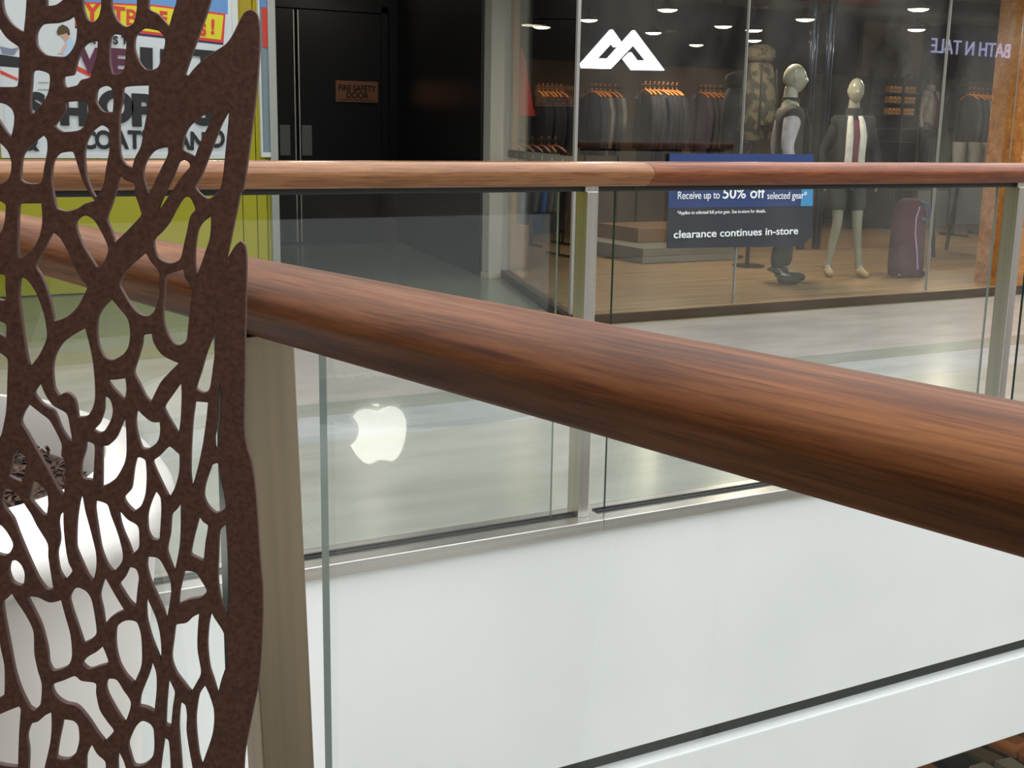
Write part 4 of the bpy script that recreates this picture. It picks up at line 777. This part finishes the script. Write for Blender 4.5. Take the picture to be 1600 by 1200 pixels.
HOLES = """
-173.9,1447.6 -174.9,1442.7 -173.5,1435.5 -168.4,1427.7 -159.9,1422.1 -157.9,1433.3 -156,1447.9
-181.1,1434.1 -177.8,1427.5 -172.1,1419 -164.6,1413.4 -163.7,1408.7 -165,1396.3 -166.8,1385.1 -173.2,1383.8 -184.7,1383.8
-143.1,1448.2 -143.5,1440.9 -135.4,1442 -126.8,1448.5
-123.7,1436.2 -121.4,1427.9 -122.9,1416.8 -127.2,1409.4 -132.4,1405.8 -145.1,1406.8 -150.5,1411.4 -152.4,1416.3 -151.6,1423.7 -146.8,1429.5 -136,1430.7 -129,1432.9
-117.6,1448.7 -117.2,1440.2 -114.5,1432.3 -109.6,1430.6 -105.3,1434.9 -103.2,1442.9 -103.2,1448.9
-97,1449.1 -97,1441.8 -94.8,1434.5 -90.7,1429.5 -85.7,1427.6 -80.5,1431.1 -78.1,1439.7 -77.4,1449.4
-70.1,1449.6 -70.2,1440.5 -63.8,1436.9 -59,1431.5 -55.6,1427.9 -52.4,1437.7 -49.6,1445.1 -49.1,1450
-80.2,1423.2 -74.9,1427.8 -69.3,1427.6 -62.7,1425.9 -58.8,1421.1 -59,1415.6 -62,1405.6 -64.7,1400 -69.3,1397.8 -75,1398.6 -79.2,1404.1 -82,1412.7 -81.7,1419.4
-96,1423.5 -89.7,1422.4 -86.6,1417.5 -87.3,1410.1 -88.5,1400.2 -92.4,1394.9 -98.8,1394.4 -100.3,1402.5 -100.1,1413.6 -98.7,1421
-115.3,1417.2 -107,1418.6 -108.3,1407.3 -112.2,1397.3 -113.9,1392 -120.7,1389.7 -124.1,1385.9 -133.1,1383.8 -134.5,1388.8 -133.8,1392.9 -127.4,1394.3 -125.8,1397.7 -123.6,1404.5 -120.1,1412
-155.9,1396.5 -148.2,1396.6 -143.1,1393.6 -143.9,1384.3 -146.9,1376.7 -152.4,1369.7 -159.5,1362.7 -159.6,1374 -157.8,1386.5
-185.4,1373.8 -177.8,1373.1 -172.3,1369.4 -170.5,1363.8 -171.5,1356.2 -174.1,1347.7 -178.5,1352.9 -185.9,1366
-187.1,1348.3 -183.5,1345.9 -177.5,1339.6 -175.1,1332.6 -175.2,1325.6 -177.6,1318.5 -183.1,1314.6 -189.6,1313.8
-134.2,1375.1 -124,1375.9 -117.4,1374.7 -116.8,1367.2 -119.9,1357.7 -124.6,1353.8 -135.6,1352.4 -140.8,1355.1 -142.7,1357.9 -138.1,1363.7 -134.3,1369.4
-111.8,1376.1 -110.1,1384.3 -104.2,1387.1 -99.2,1385.4 -97.6,1378.8 -98.8,1367.5 -105.9,1367.4 -109.8,1371.1
-90.5,1386.5 -71.6,1388 -72.9,1373 -76.2,1357.8 -79.4,1343.8 -84.3,1334.8 -86.4,1327.5 -92.3,1330.2 -95.8,1337.2 -96.1,1349.9 -95,1367.6 -92.2,1377.7
-112.9,1356.6 -108.2,1359 -103.2,1356.7 -101.8,1351.7 -102.5,1340.9 -106.1,1325.5 -107.9,1316.4 -111.5,1308.6 -115.2,1304.7 -118.5,1311.1 -121.8,1322.6 -122.3,1336.7 -120.5,1345.7 -116.9,1352.7
-166.7,1337.2 -157.8,1346.3 -151,1351.5 -148,1347.7 -147.9,1340.1 -151.3,1326 -154.5,1315.7 -164.9,1314.9 -169.6,1318 -169.3,1327
-143.9,1334.6 -139.6,1338.4 -130.1,1339.5 -127.7,1334.2 -123.8,1319.5 -119.6,1310.1 -114.8,1303.1 -122.8,1300.6 -129.9,1296.4 -138.1,1294.9 -144.7,1297.6 -146.8,1308.4 -147.5,1319.1 -146.3,1328.5
-96.9,1324 -92,1319.4 -85.4,1316.5 -85.4,1309.4 -83.3,1302.6 -81.3,1294.5 -82.4,1291.8 -92.5,1281.3 -102.8,1271.9 -105.4,1281.8 -108,1290.7 -103.7,1302.3 -99.8,1313.2
-69.1,1342.1 -59.8,1344.4 -60,1337.8 -68.1,1322.2 -75.9,1307 -78.1,1314.3 -79.7,1322 -78.7,1329.8 -74.5,1337.5
-28.1,1370.6 -26.7,1366.9 -29.8,1358.6 -35.3,1348.4 -40.3,1336.2 -44.7,1338.6 -49.8,1341.8 -48.8,1350.7 -44.6,1359 -37.3,1365.4 -32,1368.7
-13.9,1372.8 -14.9,1361.4 -17.4,1342.3 -20,1323 -22.9,1312.7 -30.3,1306.1 -35.5,1307.3 -41.7,1314.9 -36.2,1325.3 -29.1,1342.1 -22.1,1358.7 -16.6,1368.9
-52.8,1333.4 -46.7,1334.5 -43.9,1329.6 -49.8,1322.7 -57,1312.5 -65.7,1300.2 -71.1,1291.9 -68.4,1301.5 -62.4,1313.8 -57.3,1323.3
-50.4,1307.2 -45,1307.3 -41.2,1298.5 -45.2,1293 -47.5,1284.1 -51.1,1270.3 -54.3,1260.6 -62,1257.4 -70.1,1260.4 -73.5,1267.2 -73.8,1275.5 -67.8,1281.7 -62.1,1288.7 -56.2,1299
-29.7,1294.6 -30.9,1278.9 -35.5,1265 -40.8,1251.1 -43.1,1246.9 -44.1,1255.2 -43.6,1269.1 -41.1,1282.8 -36.7,1289.7
-127.4,1291.7 -121.9,1292.8 -116.6,1289.2 -112.9,1283.1 -108.6,1273.6 -107.3,1266.7 -110.7,1258.4 -116.6,1252 -121,1259.6 -127.2,1270.5 -130.5,1280.1 -131.3,1286.9
-171.7,1300.5 -163.5,1301.3 -154.7,1301.5 -154.9,1287.9 -158.1,1275.5 -164.4,1265.8 -175.3,1257.1 -175.6,1267 -174.6,1280.7 -173.2,1294.4
-190.2,1304.7 -181.7,1300.3 -181.7,1293.1 -183.6,1284 -186.6,1278.1 -192.2,1276
-194.1,1249 -189.6,1248.4 -185.1,1246.8 -185.4,1239.1 -185.6,1229.1 -189.1,1227.3 -195.4,1231
-196.5,1214.9 -192.7,1212.9 -187,1209.9 -187.7,1198.5 -192.2,1201.2 -197.3,1203.4
-198.2,1190.5 -193.1,1188.1 -187.6,1182.7 -189.1,1164.6 -191.5,1142.4 -196.2,1124.2 -199.2,1118.6 -203.8,1111.5
-148.9,1280.6 -143.3,1276.8 -138.5,1268.3 -133.9,1257.2 -129.3,1246 -124.4,1239.4 -128.2,1230.6 -133.9,1221.8 -142.3,1215 -151.5,1211.9 -152.6,1219.5 -154.5,1231.6 -158.9,1246.2 -162.9,1254.7 -157.7,1264.7 -153.3,1272.7
-174.6,1246.6 -169.5,1244.7 -163.5,1235.5 -159,1222.1 -157.1,1211.4 -157.1,1199.2 -164,1185.5 -172.3,1175.5 -174.4,1189.5 -176.1,1213.8 -177,1229.9 -176.1,1240.6
-107,1230.9 -100.8,1223 -95.2,1215 -93.9,1205.5 -95.5,1194.6 -99.8,1187.8 -108.1,1182.9 -114.7,1184.8 -118.9,1193 -120.1,1203.8 -118.6,1216 -114,1224.1
-79.9,1266.4 -75.7,1258.9 -70.2,1251.4 -70.6,1242.3 -70.5,1233.9 -72.6,1226.9 -75.5,1220.5 -80.3,1217.2 -86.5,1218.2 -92.4,1223.8 -97.5,1232.8 -101.2,1242.1 -95.2,1252.4 -86.6,1260.8
-65.7,1249.3 -51.8,1254 -50.7,1246.8 -46.1,1239.2 -47.3,1227.3 -50,1208.9 -51.8,1198.9 -57.5,1195 -63,1197.3 -67.5,1205.8 -69.6,1217.1 -68.6,1229.7 -67.2,1241
-127.8,1208.4 -125.4,1196.9 -123.4,1183.3 -122.6,1165.5 -123.4,1151.7 -126.3,1143.3 -130.6,1138.4 -138,1137.6 -138.8,1147.3 -140.5,1153.5 -145,1156.9 -151.2,1154.1 -154.8,1160.9 -155.3,1174.7 -153,1185.7 -146.7,1196 -137.7,1202.9
-85.1,1203 -77.7,1204.7 -76.1,1196.3 -69.8,1187.5 -57.6,1181.8 -63.6,1175.9 -72,1166.9 -77.1,1157.8 -80.8,1150.1 -85.3,1154.9 -90.2,1165.9 -93.5,1174.2 -89.9,1185.2 -86.4,1196.1
-114.2,1168.6 -107.5,1168.7 -99.4,1170 -98.8,1160.3 -100.9,1151.3 -105.4,1156.1 -111.1,1162.9
-116.8,1156.1 -112,1153.1 -110,1144.8 -111.8,1136.4 -117,1127.6 -121.8,1125.3 -127.3,1128.1 -122.1,1133.5 -118.2,1143.3 -117.5,1151.6
-164.1,1165.9 -161.1,1156.6 -155.6,1147.6 -145.9,1141.5 -143.7,1131.8 -142.2,1118 -146.4,1120.5 -151.3,1128.9 -155.9,1142.1 -162.4,1146.2 -167.4,1151.6 -170,1157.8
-174.3,1148.8 -165.4,1141.3 -159,1135.8 -154.2,1126 -150.7,1116.2 -151.5,1107.8 -149.4,1103.6 -149.5,1090.8 -151.6,1073.6 -156.9,1080.7 -162.9,1094.2 -170.1,1109 -177.3,1124.3 -181.8,1133.4 -179.5,1141.1
-185.1,1114.1 -182.4,1109.3 -179.1,1106.8 -178.9,1100.4 -180.6,1093.2 -183.6,1085.1 -188.4,1087.3 -193.5,1090.8 -191.8,1097 -189.9,1106.7 -187.3,1109.3
-174,1090.7 -169.5,1084.3 -164.6,1078.2 -163.9,1071.4 -164.1,1067.1 -165.7,1058.3 -169.4,1059.5 -172.6,1063.4 -176.1,1068 -179,1073.2 -178.1,1079 -175.8,1086.2
-197.3,1080.4 -192,1079.8 -187.9,1076.3 -184.5,1071.8 -181.2,1065.9 -177.4,1059.1 -173.8,1050.3 -166.5,1035.8 -166.5,1024.2 -165.3,1009.5 -164.2,997.7 -170.2,996.9 -176.6,1006.4 -183.7,1025.4 -189.4,1042.9 -192.8,1054.7 -195.9,1059.9 -199.8,1066.4 -200.6,1072.9
-132.9,1120 -125.7,1116.6 -126.4,1102.4 -128.3,1087.5 -136,1088.8 -138.2,1093.8 -137.3,1102.3 -134,1112.2
-101.4,1141.4 -100.6,1129.5 -101.1,1111.2 -103.3,1101.3 -110,1089.8 -117.2,1084 -122.7,1081.8 -121.7,1096.8 -120.7,1115.5 -115.5,1116.7 -109.8,1122.4 -105.2,1132.3
-92.4,1146.4 -86,1139.5 -80.7,1135.7 -74.7,1135.7 -74.6,1127.1 -77.4,1118.6 -84.4,1113.1 -90.1,1114.2 -93.4,1125.4 -94.2,1136.6
-68.7,1116.2 -63.4,1112.4 -60.4,1108.9 -61.4,1094.7 -65.3,1081.8 -70.5,1073.1 -76.1,1086 -82.4,1103 -76.5,1108.7
-91.5,1107.4 -86.9,1104.3 -86.5,1091.5 -88.1,1077.2 -92,1067.1 -98,1062 -102.9,1067 -106,1073.9 -100.2,1081.4 -97.4,1097.1 -95,1105.6
-56.9,1168.3 -56.9,1156.6 -58.4,1137.1 -60.9,1123.7 -64.7,1131.4 -69.7,1141.1 -71.5,1147.4 -64.3,1157.9
-47.7,1152.5 -36.9,1151.6 -38.7,1137.3 -42.1,1117.6 -46.9,1097.7 -52.6,1080.2 -53.6,1094.8 -52.4,1116.1 -50.3,1137.2
-29.2,1208.9 -29.2,1198.3 -31.9,1180.5 -34.4,1165.3 -36.6,1159.8 -41.4,1158.3 -46.6,1162.4 -42.1,1176.2 -36.8,1192.7
-28.5,1168.7 -27.3,1165.3 -27.3,1148.6 -29.3,1129 -31.4,1114.9 -33.5,1112.4 -33.8,1123.4 -31.3,1137.4 -30.1,1154.2
-35.9,1102.1 -31,1103.6 -29.4,1092.2 -26,1067.2 -33.8,1062 -39.8,1066.3 -43.6,1074.9 -42.6,1084.9 -38.1,1097.8
-60.9,1073 -61.7,1051.6 -63.3,1034.1 -67.2,1016.4 -69.4,1013.1 -71.3,1019.3 -74.3,1031 -71.6,1044.2 -69.6,1060.2 -64.6,1066
-47.6,1060.7 -44.3,1055.4 -40.3,1051.8 -42.9,1037.2 -44.8,1021.8 -51,1024.7 -55.7,1028.3 -53.1,1041.5
-26.4,1054.1 -25.8,1030.1 -26.3,1000.6 -27.7,970.4 -30.2,979.7 -33.9,993.1 -35.3,1007.9 -34.1,1030 -32.5,1047.5
-80.4,1080.5 -76.6,1074.5 -76.4,1063 -78.8,1039 -84.9,1039.7 -88.5,1046.9 -88.5,1059.9 -84.9,1071.5
-110.5,1066.2 -103.4,1056.9 -95.4,1051.2 -94.5,1041 -95.6,1032.2 -101.4,1026.3 -104.4,1036.5 -108.1,1046.7 -110.3,1056.8
-128,1072.2 -123.3,1071.1 -118,1068.3 -115.7,1059.6 -110.9,1043.7 -108.2,1029.2 -109.3,1020.4 -116.7,1011.5 -121.9,1018.8 -126,1031.9 -128.3,1053.7 -129.1,1065.2
-138.2,1077.8 -136.8,1073.8 -135.4,1062.3 -131.6,1043.5 -129,1027.5 -129.7,1014.3 -133.1,1003.2 -137.6,1009.8 -143.6,1025.9 -145.6,1033.9 -144.1,1053.5 -141.2,1069.4
-152.5,1062.5 -153.1,1047.6 -152.3,1030.2 -150.9,1019.9 -148.5,1012.6 -155.2,1004.4 -159.6,1012.5 -160.8,1027.1 -158,1038.9 -158.4,1051.9 -156.8,1059.2
-208,1051.3 -201.9,1050.7 -196.3,1042.8 -193.5,1033.4 -199.5,1025 -209.7,1027.3
-192.8,1022.1 -188.3,1018.1 -186,1010.7 -187.3,1001.9 -190.9,999.9 -196.9,1003.2 -199.5,1012.1 -197.5,1020.2
-89.7,1026.2 -80.7,1024.8 -75.6,1016.1 -71.8,1005.8 -71.5,995.4 -74.2,980.4 -76.8,969.6 -79.1,980.4 -83.5,992.3 -88.5,1005.6 -90.8,1017.4
-91.7,995.9 -89.9,989.2 -84.9,975.9 -82,962.4 -81.2,947.2 -82.5,935.1 -86.2,945.7 -89.9,957.8 -92.8,972.8 -92.9,986.2
-61,1014.7 -52.1,1013.4 -46.8,1005.3 -43.3,997.2 -48,991.5 -57.8,989.3 -67.1,984.7 -66,995.4 -63.5,1005.9
-49.8,978.9 -51.4,965.7 -52.3,947.5 -50.2,927.7 -54.9,917 -59.4,909.2 -64.8,916.9 -71.5,927.5 -74.5,939.7 -72.5,954.9 -69.8,968.5 -61.3,970.8 -55.5,976.1
-40.9,981.1 -38,974.8 -30.7,961.3 -29.8,947.7 -29.4,935.6 -33.4,923.3 -38.2,906.3 -41.3,920.1 -44.4,932.4 -45.5,950.6 -43.9,968.8
-47.8,917.3 -44.5,909.3 -41.3,897 -41,886.1 -42.8,873.6 -46.8,861 -53.2,843.6 -55.7,854.7 -57.1,873.5 -57,889.1 -53.8,907.7
-68.2,902.7 -64,899.1 -63,889.1 -63.8,876.6 -62,857.8 -59.2,837.2 -70.1,835.5 -70.6,857.7 -71.2,879.6 -69.9,895.2
-77.3,924.1 -74,916.8 -71.9,909.9 -74.1,896.7 -76.2,879.6 -81.6,881.9 -79.9,904.4
-123.7,1009.6 -118.7,999.3 -113.6,989 -108.8,980.1 -115.6,977 -121.5,972.5 -126.4,966.4 -127.4,979.9 -129,993.3
-104,1016.9 -98.5,1015.5 -96.4,1008.5 -97.9,998.1 -100,982.4 -105.4,987.6 -110.5,996.5 -113,1002.4 -108.5,1008.3
-145.1,999.8 -138.3,996.2 -134.6,988.8 -132.8,975.4 -132.1,961.1 -136.4,955 -143.9,950.9 -148.3,967.7 -151.7,981.2 -153,990.1 -149.4,997.5
-106.1,972.6 -99.9,970.5 -97.1,960.7 -96.7,947.1 -98.1,931.9 -104.8,916.8 -111.2,924.1 -116.3,934.8 -118.7,949.9 -117.6,965 -112.4,970.8
-128.2,950.3 -125.5,942.3 -124.5,934.7 -132,931.6 -140.6,929.2 -146.2,934.5 -141.4,940.6 -134.1,945.2
-125.4,921.7 -118.4,921 -113.2,911.8 -107.8,901.1 -110.8,888.7 -114.2,881.6 -119.9,891.7 -126.3,905.5 -128.3,914.8
-152.1,924.1 -146.7,920 -135.5,917.8 -135.3,908.6 -133.2,894.7 -127.4,883.9 -122.8,875.3 -131.2,865.1 -136.5,872.9 -144.3,886.8 -152.3,896.8 -162,899.8 -169.4,906.7 -171,915.9 -160.8,920.6
-90,939.6 -86.3,927.4 -86.5,912.1 -89.3,891.9 -95.5,895.8 -102.3,897.3 -100.7,907.3 -95.1,921.2 -91.8,930.4
-100,885.3 -93.2,882.6 -90.4,876.4 -90.6,860.7 -93.2,851.2 -100.6,844.8 -108.5,844.8 -111.6,855.8 -112.6,865.2 -106.2,879.4
-187.2,992 -177.5,991.3 -168.1,987 -158.9,989.3 -156.2,975.1 -153,958.7 -152.9,940.5 -157.4,931.3 -168.9,927.4 -172.7,934.2 -173.3,946.4 -176.4,964.4 -181.2,977.9
-197.4,994.5 -194.4,988.2 -186.9,974.8 -182.2,961.4 -182.7,943.3 -180.8,928.1 -178.5,915.9 -180.5,898.9 -185.9,892.4 -190.6,895.7 -196.7,911.1 -200.5,927.9 -203.1,952.1 -205.3,971.7 -206,985.8 -201.9,990.3
-213.1,979.1 -210,964.1 -209.3,949.1 -207.3,930.9 -209,907.1 -214.2,902.5 -218.5,901.7
-206.3,894.1 -198.3,897.5 -196.7,894.1 -199.5,872.4 -202.4,842.5 -211.2,843.2 -218.2,844.7 -222.5,845.5 -219.5,888.5 -215.1,890.1
-172.4,892.5 -172.7,880.4 -174.8,864.7 -180.3,844.2 -183.9,833.1 -196.1,833 -193.9,856.7 -194.4,870.8 -190.1,881.8 -184.3,884.2 -178.2,889.6
-164.2,886.3 -155.8,885.2 -151.5,880.5 -151,868.1 -154.6,855.5 -160.7,849.9 -167.8,849.9 -171.5,852.2 -169,866.3 -166.2,877.3
-141.3,864.2 -137.4,855.6 -130.9,847.8 -132.1,833.5 -148.7,833.4 -147.6,852.4 -144.3,860.3
-120.7,859.7 -116.2,849.5 -112.7,833.6 -122.8,833.6 -122.3,849.4
-83,870.9 -78.8,867.8 -78,854.5 -78.1,833.9 -88.9,833.8 -85.9,854.4
-44,851.6 -44.3,834.1 -48,834.1 -45.9,845.2
"""
RUST = mat('weathered_steel', lin(74, 46, 36), .62, 0, .35); nz(RUST, lin(66, 40, 31), lin(92, 60, 48), (1, 1, 1), 260, 4, bump=.35, bs=420, dist=.0006, lo=.3, hi=.7)
RUSTE = mat('weathered_steel_cut_edge', lin(70, 44, 35), .6)
def pts(s): return [tuple(float(c)/1000 for c in p.split(',')) for p in s.split()]
def smooth_loop(P, closed=True, n=5):
    out = []; N_ = len(P)
    def tan(i):
        if not closed and i in (0, N_-1): return Vector((0, 0))
        a, b, c = Vector(P[(i-1) % N_]), Vector(P[i]), Vector(P[(i+1) % N_])
        u, v = b-a, c-b
        if u.length < 1e-6 or v.length < 1e-6: return Vector((0, 0))
        ang = u.angle(v)
        if ang > math.radians(80): return Vector((0, 0))
        k = 2*min(u.length, v.length)/(u.length+v.length)
        return (c-a)*.5*k
    for i in range(N_ if closed else N_-1):
        p, q = Vector(P[i]), Vector(P[(i+1) % N_]); t0, t1 = tan(i), tan((i+1) % N_)
        for k in range(n):
            t = k/n; h00 = 2*t**3-3*t*t+1; h10 = t**3-2*t*t+t; h01 = -2*t**3+3*t*t; h11 = t**3-t*t
            out.append(h00*p+h10*t0+h01*q+h11*t1)
    if not closed: out.append(Vector(P[-1]))
    return out
def ax(z): return -.207-(1.445-z)*.0716
def screen():
    cu = bpy.data.curves.new('screen', 'CURVE'); cu.dimensions = '2D'; cu.fill_mode = 'BOTH'; cu.extrude = .0020; cu.bevel_depth = .0007; cu.bevel_resolution = 1
    def add(loop):
        s_ = cu.splines.new('POLY'); s_.points.add(len(loop)-1); s_.use_cyclic_u = True
        for p, v in zip(s_.points, loop): p.co = (v[0], v[1], 0, 1)
    right = smooth_loop(pts(OUTLINE), False)
    right = [Vector(v) for v in right]
    left = [Vector((2*ax(v.y)-v.x, v.y)) for v in reversed(right)]       # the leaf is roughly symmetrical
    add(right+[Vector((-.03, .70)), Vector((-.045, .0)), Vector((-.55, 0)), Vector((-.50, .70))]+left)
    for ln in HOLES.strip().split('\n'):
        lp = smooth_loop(pts(ln)); add(lp)
        add([Vector((2*ax(v.y)-v.x, v.y)) for v in lp])
    o = bpy.data.objects.new('screen', cu); COL.objects.link(o)
    dg = bpy.context.evaluated_depsgraph_get(); dg.update()
    me = bpy.data.meshes.new_from_object(o.evaluated_get(dg)); bpy.data.objects.remove(o)
    me.materials.clear(); me.materials.append(RUST); me.materials.append(RUSTE)
    for p in me.polygons:
        if abs(p.normal.z) < .9: p.material_index = 1
    return me
ya = math.radians(118); T_ = Vector((math.sin(ya), math.cos(ya), 0)); Nn = T_.cross(Vector((0, 0, 1)))
so = bpy.data.objects.new('metal_screen', screen()); COL.objects.link(so)
MM = Matrix((T_, Vector((0, 0, 1)), -Nn if (T_.cross(Vector((0,0,1)))-Nn).length > 1 else Nn)).transposed().to_4x4(); MM.translation = Vector((.272, .889, 0)); so.matrix_world = MM
tag(so, 'rust brown laser-cut metal screen with an irregular leaf-vein pattern in the foreground', 'screen')
